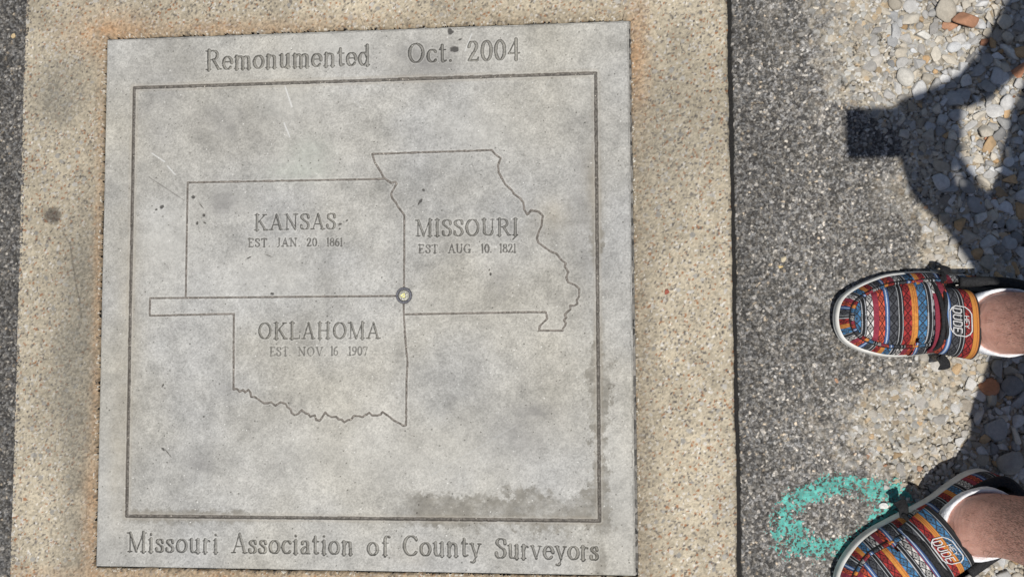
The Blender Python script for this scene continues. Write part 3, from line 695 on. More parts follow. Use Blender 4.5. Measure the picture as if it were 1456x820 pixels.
M_SYM = noise_material("brass_mark", (0.42, 0.40, 0.12), (0.66, 0.64, 0.30), 300, 0.5, 0.2, metal=0.4)
link("triangle_mark", poly_mesh("triangle_mark", V2, F2, False), M_SYM, disc)
V, F = lathe([(0.0080, -0.003), (0.0082, -0.0007), (0.0093, -0.0001), (0.0107, -0.0002), (0.0114, -0.0010), (0.0115, -0.003)], 44)
link("disc_rim", poly_mesh("disc_rim", V, F), M_RIM, disc)

# ------------------------------------------------------------------ sprayed paint on the asphalt
def asph_z(x, y):
    _, ha = asphalt_colour(x, y, 1.0)
    return Z_ASPH + ha + 0.003 * (fbm(x * 6, y * 6, 3, 43) - 0.5)
def paint(name, cx, cy, rx, ry, rot, width, seed, label, clip=None):
    s = 0.0010
    x = np.arange(cx - 0.13, cx + 0.13, s); y = np.arange(cy - 0.13, cy + 0.13, s)
    X, Y = np.meshgrid(x, y, indexing='ij')
    c_, s_ = math.cos(rot), math.sin(rot)
    u = ((X - cx) * c_ + (Y - cy) * s_) / rx; v = (-(X - cx) * s_ + (Y - cy) * c_) / ry
    r = np.hypot(u, v)
    e = np.abs(r - 0.80) * 0.5 * (rx + ry) / width
    den = 1.02 * (1 - sstep(0.20, 1.50, e + 0.8 * (fbm(X * 45, Y * 45, 3, seed) - 0.5)))
    f1, f2, a, b, c = asphalt_cells(X, Y)
    q = 0.40 * a + 0.42 * np.clip((f2 - f1) * 1.6, 0, 1) + 0.50 * vnoise(X * 420, Y * 420, seed + 5) * (0.5 + fbm(X * 120, Y * 120, 2, seed + 3))
    ok = (den > 1.50 - q) & (den > 0.04)
    if clip is not None: ok &= clip(X, Y)
    nx, ny = X.shape
    idx = np.arange(nx * ny).reshape(nx, ny)
    F = grid_faces(nx, ny)
    keep = ok.ravel()[F].sum(1) >= 3
    Zp = asph_z(X, Y) + 0.0006
    lum = 0.65 + 0.55 * vnoise(X * 250, Y * 250, seed + 9) * (0.5 + a)
    Cp = lum[..., None] * np.array([0.105, 0.385, 0.335])
    V, F, Cc = take(np.stack([X, Y, Zp], -1).reshape(-1, 3), F, Cp.reshape(-1, 3), keep)
    o = link(name, raw_mesh(name, V, F, Cc), M_PAINT)
    tag(o, label, "paint mark")
M_PAINT = attr_material("teal_spray_paint", 0.7, 0.4, 900, 0.1, 1500)
paint("paint_ring", 0.6470, -0.2990, 0.092, 0.050, 0.22, 0.031, 101, "speckled teal ring sprayed on the asphalt beside the angled lower shoe")
paint("paint_ring", 0.6020, -0.4290, 0.090, 0.045, 0.1, 0.028, 140, "trace of teal spray paint at the bottom edge below the teal ring")

# ------------------------------------------------------------------ gravel
def ico(sub):
    t = (1 + 5 ** 0.5) / 2
    V = [(-1, t, 0), (1, t, 0), (-1, -t, 0), (1, -t, 0), (0, -1, t), (0, 1, t), (0, -1, -t), (0, 1, -t), (t, 0, -1), (t, 0, 1), (-t, 0, -1), (-t, 0, 1)]
    V = [np.array(v) / np.linalg.norm(v) for v in V]
    F = [(0, 11, 5), (0, 5, 1), (0, 1, 7), (0, 7, 10), (0, 10, 11), (1, 5, 9), (5, 11, 4), (11, 10, 2), (10, 7, 6), (7, 1, 8), (3, 9, 4), (3, 4, 2), (3, 2, 6), (3, 6, 8), (3, 8, 9), (4, 9, 5), (2, 4, 11), (6, 2, 10), (8, 6, 7), (9, 8, 1)]
    for _ in range(sub):
        c = {}; G = []
        def mid_(a, b):
            k = (min(a, b), max(a, b))
            if k not in c:
                v = V[a] + V[b]; V.append(v / np.linalg.norm(v)); c[k] = len(V) - 1
            return c[k]
        for a, b, d in F:
            x, y, z = mid_(a, b), mid_(b, d), mid_(d, a)
            G += [(a, x, z), (b, y, x), (d, z, y), (x, y, z)]
        F = G
    return np.array(V), np.array(F)
ICO = {k: ico(k) for k in (1, 2, 3)}
def stone_shape(sub, r):
    V, F = ICO[sub]
    k = int(r.integers(6, 9))
    nrm = r.normal(size=(k, 3)); nrm /= np.linalg.norm(nrm, axis=1)[:, None]
    dd = 0.42 + 0.36 * r.random(k)
    dots = V @ nrm.T
    rad = np.min(np.where(dots > 0.05, dd / np.maximum(dots, 0.05), 9.0), axis=1)
    rad = np.minimum(rad, 1.22)
    return V * rad[:, None]
SHAPES = {s: [stone_shape(s, np.random.default_rng(900 + s * 50 + i)) for i in range(28)] for s in (1, 2, 3)}
SV, SF, SC = [], [], []
voff = 0
def shoe_block(x, y, r):
    # keep stones from poking through the soles
    for (hx, hy, ang, mir) in (SHOE_A, SHOE_B):
        dx, dy = x - hx, y - hy
        u = dx * math.cos(ang) + dy * math.sin(ang); w = -dx * math.sin(ang) + dy * math.cos(ang)
        if -0.006 < u < 0.262 and abs(w + 0.008 * mir) < 0.062: return True
    return False
SHOE_A = (0.8990, -0.0420, math.radians(180.0), 1)
SHOE_B = (0.8500, -0.2500, math.radians(215.6), -1)
def add_stone(x, y, size, sink, tan, r):
    global voff
    lod = 3 if size > 0.0075 and x < 0.95 else (2 if size > 0.005 and x < 0.95 else 1)
    V = SHAPES[lod][int(r.integers(28))].copy()
    V = V * np.array([1.0, 0.62 + 0.30 * r.random(), 0.42 + 0.22 * r.random()]) * size
    a = r.random() * 6.283; tilt = (r.random() - 0.5) * 0.7
    ct, st_ = math.cos(tilt), math.sin(tilt)
    V = np.stack([V[:, 0] * ct - V[:, 2] * st_, V[:, 1], V[:, 0] * st_ + V[:, 2] * ct], 1)
    ca, sa = math.cos(a), math.sin(a)
    V = np.stack([V[:, 0] * ca - V[:, 1] * sa, V[:, 0] * sa + V[:, 1] * ca, V[:, 2]], 1)
    top = V[:, 2].max()
    z = -0.003 - top * 1.0 + (1 - sink) * 2 * top
    blocked = shoe_block(x, y, size)
    if blocked: z = -0.0005 - top
    V = V + np.array([x, y, z])
    u = r.random()
    if u < 0.56: c = np.array([0.40, 0.405, 0.405]) * (0.60 + 0.86 * r.random())
    elif u < 0.83: c = np.array([0.47, 0.435, 0.37]) * (0.65 + 0.6 * r.random())
    elif u < 0.92: c = np.array([0.22, 0.225, 0.23]) * (0.7 + 0.5 * r.random())
    elif u < 0.965: c = np.array([0.46, 0.30, 0.155]) * (0.6 + 0.6 * r.random())
    elif u < 0.982: c = np.array([0.30, 0.135, 0.075]) * (0.7 + 0.6 * r.random())
    else: c = np.array([0.62, 0.61, 0.57])
    c = c * (1.16 if x > 0.80 else 1.06)
    c = c * (1 - tan) + np.array([0.37, 0.305, 0.215]) * (0.8 + 0.4 * r.random()) * tan
    jit = 1 + 0.22 * (vnoise(V[:, 0] * 300 + V[:, 2] * 200, V[:, 1] * 300, 7) - 0.5) + 0.16 * (vnoise(V[:, 0] * 900, V[:, 1] * 900 + V[:, 2] * 600, 9) - 0.5)
    SV.append(V); SF.append(ICO[lod][1] + voff); SC.append(c[None, :] * jit[:, None]); voff += len(V)
r = np.random.default_rng(77)
def lx(tab, y): return float(plin(tab, np.array([y]))[0])
cellsz = 0.01
occ = {}
def free(x, y, rad, k):
    g = cellsz
    for i in range(int((x - 0.04) / g), int((x + 0.04) / g) + 1):
        for j in range(int((y - 0.04) / g), int((y + 0.04) / g) + 1):
            for (a, b, c) in occ.get((i, j), ()):
                if (a - x) ** 2 + (b - y) ** 2 < (k * (c + rad)) ** 2: return False
    return True
def put(x, y, rad): occ.setdefault((int(x / cellsz), int(y / cellsz)), []).append((x, y, rad))
XR0, XR1, YR0, YR1 = 0.60, 1.12, -0.52, 0.55
def wobble(x, y): return float(0.05 * (fbm(np.array([x * 17]), np.array([y * 17]), 3, 46)[0] - 0.5))
for size_lo, size_hi, tries, k in ((0.0120, 0.0165, 420, 0.80), (0.0085, 0.0125, 4200, 0.66), (0.0055, 0.0085, 17000, 0.60), (0.003, 0.0055, 42000, 0.60), (0.0016, 0.003, 26000, 0.8)):
    for _ in range(tries):
        x = XR0 + (XR1 - XR0) * r.random(); y = YR0 + (YR1 - YR0) * r.random()
        s = size_lo + (size_hi - size_lo) * r.random()
        ed = x - lx(FINES, y); lo_ = x - lx(LOOSE, y)
        if ed < -0.02: continue
        lo_ += wobble(x, y) * 1.2; ed += wobble(x + 3, y) * 1.4
        if lo_ > 0: p, sink, tan = 1.0, 0.28 + 0.30 * r.random(), 0.05 + 0.28 * r.random()
        elif ed > 0.0:
            q = min(max(1 + lo_ / 0.07, 0.0), 1.0)
            p = 0.05 + 0.45 * q * q if s > 0.0055 else 0.12 + 0.38 * q
            sink, tan = 0.86 - 0.38 * q + 0.1 * r.random(), 0.25 + 0.35 * r.random()
        else: p, sink, tan = (0.03 if s < 0.006 else 0.0), 0.5, 0.3
        if s > 0.014: p *= 0.45
        if r.random() > p or not free(x, y, s, k): continue
        put(x, y, s); add_stone(x, y, s, sink, tan, r)
# strays kicked out over the asphalt
for _ in range(150):
    y = YR0 + (YR1 - YR0) * r.random(); x = lx(FINES, y) - 0.16 * r.random() ** 1.6
    s = 0.0013 + 0.0026 * r.random() ** 2
    if x > 0.53 and not shoe_block(x, y, s) and free(x, y, s, 1.0): put(x, y, s); add_stone(x, y, s, 0.45, 0.3, r)
# wider surroundings, sparser
for _ in range(7000):
    x = 0.72 + 1.15 * r.random(); y = -1.15 + 2.3 * r.random()
    if XR0 < x < XR1 and YR0 < y < YR1: continue
    if x < lx(LOOSE, min(max(y, -0.4), 0.4)) + wobble(x, y): continue
    s = 0.006 + 0.012 * r.random() ** 2
    if free(x, y, s, 0.7): put(x, y, s); add_stone(x, y, s, 0.35, 0.15, r)
M_STONE = attr_material("crushed_stone", 0.82, 0.45, 500, 0.14, 1100, 0.25)
gravel = link("gravel", raw_mesh("gravel", np.concatenate(SV), np.concatenate(SF), np.concatenate(SC), smooth=False), M_STONE)
tag(gravel, kind="stuff")

# a few loose pebbles lying apart from the gravel
def pebble(x, y, z, size, colr, label, seed):
    V = stone_shape(3, np.random.default_rng(seed)) * np.array([1, 0.75, 0.55]) * size
    a = seed * 1.3; V = np.stack([V[:, 0] * math.cos(a) - V[:, 1] * math.sin(a), V[:, 0] * math.sin(a) + V[:, 1] * math.cos(a), V[:, 2]], 1)
    V[:, 2] -= V[:, 2].min()
    c = np.array(colr)[None] * (1 + 0.4 * (vnoise(V[:, 0] * 500 + 50, V[:, 1] * 500 + 50, seed) - 0.5))[:, None]
    o = link("pebble", raw_mesh("pebble", V, ICO[3][1], c), M_STONE); o.location = (x, y, z)
    tag(o, label, "pebble", "loose pebbles")
pebble(0.5851, 0.0446, -0.005, 0.0042, (0.55, 0.48, 0.34), "cream pebble on bare asphalt, upper of a close pair", 1)
pebble(0.5802, 0.0342, -0.005, 0.0038, (0.60, 0.45, 0.22), "yellowish pebble on bare asphalt, just below a cream one", 2)
pebble(0.4273, 0.0023, -0.003, 0.0040, (0.30, 0.09, 0.06), "dark red pebble lying on the tan concrete pad", 3)
pebble(0.6504, -0.1185, -0.005, 0.0036, (0.45, 0.27, 0.17), "small orange brown pebble on asphalt left of the gravel patch", 4)
pebble(0.7068, -0.2849, -0.004, 0.0060, (0.72, 0.71, 0.68), "white stone lying on the teal paint ring", 5)
pebble(-0.5270, 0.3930, -0.005, 0.0045, (0.50, 0.38, 0.22), "tan pebble on the dark asphalt left of the pad", 6)

# ------------------------------------------------------------------ the person: body
def skin_mesh(name, verts, edges, root, sub=2):
    """verts: list of (x,y,z,rx,ry)"""
    me = bpy.data.meshes.new(name)
    me.from_pydata([v[:3] for v in verts], edges, [])
    o = bpy.data.objects.new(name, me); COL.objects.link(o)
    md = o.modifiers.new("skin", 'SKIN'); md.use_smooth_shade = True; md.branch_smoothing = 0.4
    if not me.skin_vertices: me.skin_vertices.new()
    for i, v in enumerate(verts):
        sv = me.skin_vertices[0].data[i]
        sv.radius = (v[3], v[4] if len(v) > 4 else v[3]); sv.use_root = (i == root)
    ss = o.modifiers.new("sub", 'SUBSURF'); ss.levels = sub; ss.render_levels = sub
    dg = bpy.context.evaluated_depsgraph_get()
    out = bpy.data.meshes.new_from_object(o.evaluated_get(dg))
    out.name = name
    bpy.data.objects.remove(o); bpy.data.meshes.remove(me)
    out.polygons.foreach_set("use_smooth", np.ones(len(out.polygons), bool))
    return out
class Sk:
    def __init__(s): s.v = []; s.e = []
    def add(s, p, r, par=None):
        s.v.append((p[0], p[1], p[2], r[0] if isinstance(r, tuple) else r, r[1] if isinstance(r, tuple) else r))
        if par is not None: s.e.append((par, len(s.v) - 1))
        return len(s.v) - 1
    def chain(s, pts, par):
        for p, r in pts: par = s.add(p, r, par)
        return par
HIPC = (0.885, -0.170)
ANK = {1: (0.836, -0.045), -1: (0.799, -0.286)}       # right leg, left leg
b = Sk()
pel = b.add((0.930, -0.17, 0.93), 0.118)
belly = b.add((0.940, -0.17, 1.08), 0.118, pel)
chest = b.add((0.946, -0.165, 1.27), 0.124, belly)
neck0 = b.add((0.948, -0.160, 1.43), 0.075, chest)
neck = b.add((0.950, -0.160, 1.51), 0.056, neck0)
jaw = b.add((0.930, -0.160, 1.585), 0.078, neck)
headc = b.add((0.938, -0.160, 1.665), 0.100, jaw)
crown = b.add((0.948, -0.160, 1.740), 0.096, headc)
b.add((0.950, -0.160, 1.790), 0.050, crown)
feet = {}
for sgn in (1, -1):
    ax, ay = ANK[sgn]
    hy = -0.17 + sgn * 0.095
    hip = b.add((0.925, hy, 0.86), 0.092, pel)
    def at(z, top=0.86):
        t = (z - 0.08) / (top - 0.08); return (ax + (0.925 - ax) * t, ay + (hy - ay) * t)
    def P3(z, dx=0): q = at(z); return (q[0] + dx, q[1], z)
    fd = (math.cos(SHOE_A[2]), math.sin(SHOE_A[2])) if sgn == 1 else (math.cos(SHOE_B[2]), math.sin(SHOE_B[2]))
    leg = b.chain([(P3(0.66, -0.012), 0.078), (P3(0.52, -0.010), 0.060), (P3(0.46, -0.010), 0.058), (P3(0.40, 0.006), 0.060), (P3(0.33, 0.030), 0.060), (P3(0.25, 0.024), 0.056), (P3(0.19, 0.016), 0.0485), (P3(0.145, 0.008), 0.0400), (P3(0.108), 0.0405), ((ax + fd[0] * 0.010, ay + fd[1] * 0.010, 0.078), 0.044)], hip)
    toe = b.chain([((ax + fd[0] * 0.040, ay + fd[1] * 0.040, 0.052), 0.026), ((ax + fd[0] * 0.085, ay + fd[1] * 0.085, 0.038), 0.012), ((ax + fd[0] * 0.115, ay + fd[1] * 0.115, 0.034), 0.006)], leg)
# arms and hands round the phone
PH = dict(x0=0.615, x1=0.767, y0=-0.108, y1=-0.038, z=1.220)
for sgn in (1, -1):
    sh = b.add((0.950, -0.155 + sgn * 0.165, 1.395), 0.056, neck0)
    elb = (0.915, 0.175, 1.07) if sgn == 1 else (0.915, -0.315, 1.075)
    shp = (0.950, -0.155 + sgn * 0.185, 1.42)
    wr = (0.795, -0.004, 1.195) if sgn == 1 else (0.778, -0.182, 1.185)
    lerp = lambda p, q, t: tuple(p[i] + (q[i] - p[i]) * t for i in range(3))
    w = b.chain([(lerp(shp, elb, .5), 0.050), (elb, 0.046), (lerp(elb, wr, .35), 0.046 if sgn == 1 else 0.056), (lerp(elb, wr, .75), 0.034 if sgn == 1 else 0.050), (wr, 0.030 if sgn == 1 else 0.042)], sh)
    palm = (0.757, -0.022, 1.198) if sgn == 1 else (0.744, -0.156, 1.192)
    pm = b.add(palm, 0.030 if sgn == 1 else 0.044, w)
    ys_ = PH['y1'] if sgn == 1 else PH['y0']
    for k in range(4):                                   # fingers wrap under the phone from its side
        fx = (0.745 if sgn == 1 else 0.752) - 0.0165 * k; ln = (0.92, 1.0, 0.96, 0.80)[k]
        b.chain([((fx + 0.004, palm[1] - sgn * 0.004, 1.194), 0.0095), ((fx - 0.006, ys_ + sgn * 0.006, 1.199), 0.0088), ((fx - 0.012, ys_ - sgn * 0.020 * ln, 1.2035), 0.0080), ((fx - 0.014, ys_ - sgn * 0.040 * ln, 1.2065), 0.0068)], pm)
    b.chain([((0.782, palm[1] - sgn * 0.010, 1.214), 0.012), ((0.768, 0.5 * palm[1] + 0.5 * ys_, 1.230), 0.0100), ((0.748, ys_ - sgn * 0.014, 1.236), 0.0085)], pm)
body_me = skin_mesh("person", b.v, b.e, pel, 2)
V = np.empty(len(body_me.vertices) * 3, np.float32); body_me.vertices.foreach_get("co", V); V = V.reshape(-1, 3); V = V.copy()
# face: nose, brow, chin and ears pushed out of the head
hd = (V[:, 2] > 1.53)
def push(c, s_, d):
    w_ = np.exp(-(((V - np.array(c)) / np.array(s_)) ** 2).sum(1)) * hd
    V[:] = V + w_[:, None] * np.array(d)
push((0.86, -0.16, 1.640), (0.06, 0.020, 0.028), (-0.046, 0, -0.006))
push((0.86, -0.16, 1.682), (0.06, 0.055, 0.014), (-0.016, 0, 0))
push((0.86, -0.16, 1.575), (0.05, 0.030, 0.020), (-0.014, 0, 0))
for sgn in (1, -1):
    push((0.86, -0.16 + sgn * 0.032, 1.664), (0.06, 0.018, 0.014), (0.010, 0, 0))
    push((0.945, -0.16 + sgn * 0.09, 1.650), (0.018, 0.05, 0.026), (0.006, sgn * 0.020, 0))
body_me.vertices.foreach_set("co", V.astype(np.float32).ravel()); body_me.update()
V_BODY = V.copy()

# skin colour: warm base, hair flecks thickening upward to paint in the shins' shade
m = bpy.data.materials.new("skin"); m.use_nodes = True
n = m.node_tree.nodes; l = m.node_tree.links
pb = n["Principled BSDF"]; pb.inputs["Roughness"].default_value = 0.52; pb.inputs["Specular IOR Level"].default_value = 0.35
pb.inputs["Subsurface Weight"].default_value = 0.12; pb.inputs["Subsurface Radius"].default_value = (0.010, 0.004, 0.002); pb.inputs["Subsurface Scale"].default_value = 0.5
tc = n.new("ShaderNodeTexCoord")
t1 = n.new("ShaderNodeTexNoise"); t1.inputs["Scale"].default_value = 70; t1.inputs["Detail"].default_value = 8; t1.inputs["Roughness"].default_value = 0.7
r1 = n.new("ShaderNodeValToRGB"); r1.color_ramp.elements[0].position = 0.3; r1.color_ramp.elements[1].position = 0.7
r1.color_ramp.elements[0].color = (0.47, 0.235, 0.180, 1); r1.color_ramp.elements[1].color = (0.68, 0.385, 0.300, 1)
mp = n.new("ShaderNodeMapping"); mp.inputs["Scale"].default_value = (900, 1100, 150); mp.inputs["Rotation"].default_value = (0.35, 0.3, 0.2)
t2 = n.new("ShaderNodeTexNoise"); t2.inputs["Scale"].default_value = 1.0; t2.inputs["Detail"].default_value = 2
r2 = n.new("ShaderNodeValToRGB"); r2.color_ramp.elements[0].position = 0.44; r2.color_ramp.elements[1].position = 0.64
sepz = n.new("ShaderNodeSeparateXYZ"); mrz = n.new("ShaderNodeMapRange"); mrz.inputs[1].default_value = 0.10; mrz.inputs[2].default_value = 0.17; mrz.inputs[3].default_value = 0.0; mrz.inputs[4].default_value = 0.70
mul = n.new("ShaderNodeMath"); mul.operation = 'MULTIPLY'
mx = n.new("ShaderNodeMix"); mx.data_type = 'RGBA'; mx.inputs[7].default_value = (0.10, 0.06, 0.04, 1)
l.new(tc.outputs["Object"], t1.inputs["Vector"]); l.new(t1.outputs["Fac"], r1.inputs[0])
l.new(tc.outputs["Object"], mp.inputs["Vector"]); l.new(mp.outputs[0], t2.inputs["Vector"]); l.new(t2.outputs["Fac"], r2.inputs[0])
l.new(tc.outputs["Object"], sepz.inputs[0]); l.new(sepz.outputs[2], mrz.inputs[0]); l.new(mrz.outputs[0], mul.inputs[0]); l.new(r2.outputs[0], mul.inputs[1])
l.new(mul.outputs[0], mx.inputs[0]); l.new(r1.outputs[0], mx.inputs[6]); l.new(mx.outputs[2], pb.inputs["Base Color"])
t3 = n.new("ShaderNodeTexVoronoi"); t3.inputs["Scale"].default_value = 700
l.new(tc.outputs["Object"], t3.inputs["Vector"])
bp = n.new("ShaderNodeBump"); bp.inputs["Strength"].default_value = 0.22; bp.inputs["Distance"].default_value = 0.0008
wz = n.new("ShaderNodeMath"); wz.operation = 'MULTIPLY'; wz.inputs[1].default_value = 1050.0
l.new(sepz.outputs[2], wz.inputs[0])
wa = n.new("ShaderNodeMath"); wa.operation = 'MULTIPLY_ADD'; wa.inputs[1].default_value = 9.0
l.new(t1.outputs["Fac"], wa.inputs[0]); l.new(wz.outputs[0], wa.inputs[2])
ws = n.new("ShaderNodeMath"); ws.operation = 'SINE'; l.new(wa.outputs[0], ws.inputs[0])
wm = n.new("ShaderNodeMapRange"); wm.inputs[1].default_value = 0.098; wm.inputs[2].default_value = 0.122; wm.inputs[3].default_value = 0.5; wm.inputs[4].default_value = 0.0
l.new(sepz.outputs[2], wm.inputs[0])
wf = n.new("ShaderNodeMath"); wf.operation = 'MULTIPLY'; l.new(ws.outputs[0], wf.inputs[0]); l.new(wm.outputs[0], wf.inputs[1])
wh = n.new("ShaderNodeMath"); wh.operation = 'ADD'; l.new(wf.outputs[0], wh.inputs[0]); l.new(t3.outputs["Distance"], wh.inputs[1])
l.new(wh.outputs[0], bp.inputs["Height"]); l.new(bp.outputs[0], pb.inputs["Normal"])
M_SKIN = m
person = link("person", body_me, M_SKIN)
tag(person, "person in striped slip-on shoes standing on the gravel and holding up a phone", "person")

# short dark hairs on the shins
rh = np.random.default_rng(5)
fcen = np.empty(len(body_me.polygons) * 3, np.float32); body_me.polygons.foreach_get("center", fcen); fcen = fcen.reshape(-1, 3)
fnor = np.empty(len(body_me.polygons) * 3, np.float32); body_me.polygons.foreach_get("normal", fnor); fnor = fnor.reshape(-1, 3)
far_ = np.empty(len(body_me.polygons), np.float32); body_me.polygons.foreach_get("area", far_)
sel = np.where((fcen[:, 2] > 0.115) & (fcen[:, 2] < 0.42) & (fcen[:, 0] < 0.92))[0]
pick = rh.choice(sel, 1300, p=far_[sel] / far_[sel].sum())
V = []; F = []
for i in pick:
    nn = fnor[i]; c0 = fcen[i] + np.cross(nn, rh.normal(size=3)) * 0.006 * rh.random()
    dn_ = np.array([0, 0, -1.0]) + 0.45 * rh.normal(size=3); dn_ -= nn * np.dot(dn_, nn); dn_ /= np.linalg.norm(dn_)
    sd_ = np.cross(dn_, nn) * 0.00016
    L_ = 0.006 + 0.007 * rh.random(); o = len(V)
    for s_, q_ in ((0, 0), (0.5, 0.0018), (1.0, 0.0026)):
        pt = c0 + dn_ * L_ * s_ + nn * (q_ + 0.0001); k_ = 1 - 0.8 * s_
        V += [pt + sd_ * k_, pt - sd_ * k_ * 0.5 + nn * 0.00014 * k_, pt - sd_ * k_ * 0.5 - nn * 0.00014 * k_]
    for s_ in (0, 3):
        for q_ in range(3): w_ = (q_ + 1) % 3; F.append((o + s_ + q_, o + s_ + w_, o + s_ + 3 + w_, o + s_ + 3 + q_))
M_LEGHAIR = noise_material("leg_hair", (0.030, 0.018, 0.010), (0.07, 0.045, 0.028), 300, 0.6)
lh = link("leg_hair", poly_mesh("leg_hair", V, F), M_LEGHAIR, person); lh["kind"] = "stuff"

# ------------------------------------------------------------------ the person: clothes, hair, eyes
M_SHIRT = noise_material("shirt_cotton", (0.10, 0.13, 0.19), (0.14, 0.17, 0.24), 180, 0.9, 0.3)
M_SHORT = noise_material("short_cotton", (0.14, 0.125, 0.10), (0.20, 0.18, 0.145), 180, 0.9, 0.3)
M_HAIR = noise_material("dark_hair", (0.02, 0.014, 0.010), (0.06, 0.04, 0.028), 120, 0.6, 0.6, stretch=(4, 4, 1))
def loft(rings, n_=28):
    V = []; F = []
    for i, (x, y, z, rx, ry) in enumerate(rings):
        for k in range(n_):
            q = 2 * math.pi * k / n_
            f_ = 1 + (0.035 * math.sin(5 * q + 1.7 * i) if z < 0.72 else 0.0)
            V.append((x + rx * f_ * math.cos(q), y + ry * f_ * math.sin(q), z))
        if i:
            for k in range(n_):
                w_ = (k + 1) % n_; o = (i - 1) * n_; F.append((o + k, o + w_, o + n_ + w_, o + n_ + k))
    return V, F
parts = [loft([(0.930, -0.17, 0.775, 0.085, 0.150), (0.932, -0.17, 0.82, 0.120, 0.186), (0.934, -0.17, 0.90, 0.126, 0.188), (0.936, -0.17, 1.00, 0.122, 0.176), (0.936, -0.17, 1.03, 0.118, 0.170)])]
for sgn in (1, -1):
    hy = -0.17 + sgn * 0.097
    parts.append(loft([(0.930, hy, 0.86, 0.108, 0.086), (0.922, hy + sgn * 0.004, 0.76, 0.104, 0.090), (0.914, hy + sgn * 0.008, 0.68, 0.096, 0.090), (0.908, hy + sgn * 0.010, 0.605, 0.090, 0.088), (0.908, hy + sgn * 0.010, 0.603, 0.084, 0.082), (0.912, hy + sgn * 0.009, 0.66, 0.082, 0.080)]))
link("shorts", poly_mesh("shorts", *merge(parts)), M_SHORT, person)
parts = [loft([(0.936, -0.165, 0.93, 0.126, 0.186), (0.936, -0.165, 0.932, 0.132, 0.192), (0.940, -0.165, 1.05, 0.132, 0.186), (0.944, -0.165, 1.18, 0.136, 0.192), (0.946, -0.163, 1.30, 0.136, 0.204), (0.947, -0.160, 1.37, 0.122, 0.206), (0.948, -0.158, 1.42, 0.098, 0.180), (0.948, -0.158, 1.455, 0.078, 0.120), (0.948, -0.158, 1.475, 0.066, 0.070)])]
for sgn in (1, -1):
    shp = np.array((0.950, -0.155 + sgn * 0.165, 1.395)); elb = np.array((0.915, 0.175, 1.07) if sgn == 1 else (0.915, -0.315, 1.075))
    parts.append(tube([shp - (elb - shp) * 0.16, shp - (elb - shp) * 0.10, shp, shp + (elb - shp) * 0.28, shp + (elb - shp) * 0.58], [0.045, 0.068, 0.080, 0.078, 0.074], 20))
link("shirt", poly_mesh("shirt", *merge(parts)), M_SHIRT, person)
Vh = ICO[3][0] * np.array([0.112, 0.104, 0.112]); Fh = ICO[3][1]
cz = Vh[Fh].mean(1)
kp = (cz[:, 2] > 0.062) | ((cz[:, 0] > 0.012) & (cz[:, 2] > -0.065)) | ((cz[:, 0] > -0.035) & (cz[:, 2] > 0.012))
Vh = Vh * (1 + 0.05 * (vnoise(Vh[:, 0] * 90 + 20, Vh[:, 1] * 90 + Vh[:, 2] * 70 + 20, 150) - 0.5))[:, None] + np.array([0.952, -0.16, 1.708])
v_, f_, _ = take(Vh, Fh, None, kp)
link("hair", raw_mesh("hair", v_, f_), M_HAIR, person)
M_EYE = noise_material("eye_white", (0.70, 0.68, 0.65), (0.78, 0.77, 0.75), 60, 0.3)
for sgn in (1, -1):
    near = V_BODY[(np.abs(V_BODY[:, 1] + 0.16 - sgn * 0.030) < 0.020) & (np.abs(V_BODY[:, 2] - 1.664) < 0.020)]
    Ve = ICO[2][0] * 0.011 + np.array([near[:, 0].min() + 0.0060, -0.16 + sgn * 0.030, 1.664])
    link("eye", raw_mesh("eye", Ve, ICO[2][1]), M_EYE, person)
    iris = link("iris", raw_mesh("iris", ICO[2][0] * 0.005 + np.array([near[:, 0].min() - 0.0010, -0.16 + sgn * 0.030, 1.662]), ICO[2][1]), M_HAIR, person)
    lipv = V_BODY[(np.abs(V_BODY[:, 1] + 0.16) < 0.02) & (np.abs(V_BODY[:, 2] - 1.602) < 0.016)]
M_LIP = noise_material("lips", (0.36, 0.13, 0.11), (0.44, 0.18, 0.15), 60, 0.5)
lx0 = float(lipv[:, 0].min()) + 0.001
link("mouth", poly_mesh("mouth", *tube([(lx0 + 0.010, -0.187, 1.600), (lx0 + 0.002, -0.172, 1.601), (lx0, -0.16, 1.602), (lx0 + 0.002, -0.148, 1.601), (lx0 + 0.010, -0.133, 1.600)], [0.002, 0.005, 0.006, 0.005, 0.002], 10)), M_LIP, person)

# ------------------------------------------------------------------ shoes
OUT = [(0.0, 0.0), (0.0069, -0.0224), (0.026, -0.044), (0.052, -0.054), (0.082, -0.0595), (0.105, -0.0615), (0.1315, -0.065), (0.1531, -0.0655), (0.1843, -0.0628), (0.2053, -0.059), (0.2263, -0.0515), (0.243, -0.0405), (0.2514, -0.0277), (0.255, -0.01), (0.255, 0.004), (0.253, 0.015), (0.2471, 0.0277), (0.2367, 0.0362), (0.22, 0.0425), (0.1948, 0.0455), (0.1696, 0.045), (0.1423, 0.042), (0.105, 0.037), (0.082, 0.035), (0.052, 0.036), (0.026, 0.034), (0.0069, 0.024)]
OUT = [(x, (-0.008 + (y + 0.008) * (1 - 0.17 * max(x - 0.185, 0) / 0.07))) for x, y in OUT]
cont = catmull(OUT, 40, True)
sl = np.r_[0, np.cumsum(np.linalg.norm(np.diff(np.r_[cont, cont[:1]], axis=0), axis=1))]
PER = sl[-1]
NU = 900
uu = np.linspace(0, PER, NU, endpoint=False)
cc = np.r_[cont, cont[:1]]
OX = np.interp(uu, sl, cc[:, 0]); OY = np.interp(uu, sl, cc[:, 1])
tx = np.roll(OX, -1) - np.roll(OX, 1); ty = np.roll(OY, -1) - np.roll(OY, 1)
ln = np.hypot(tx, ty); NX, NY = ty / ln, -tx / ln          # outward for this orientation
if np.mean(NX * (OX - 0.15) + NY * OY) < 0: NX, NY = -NX, -NY
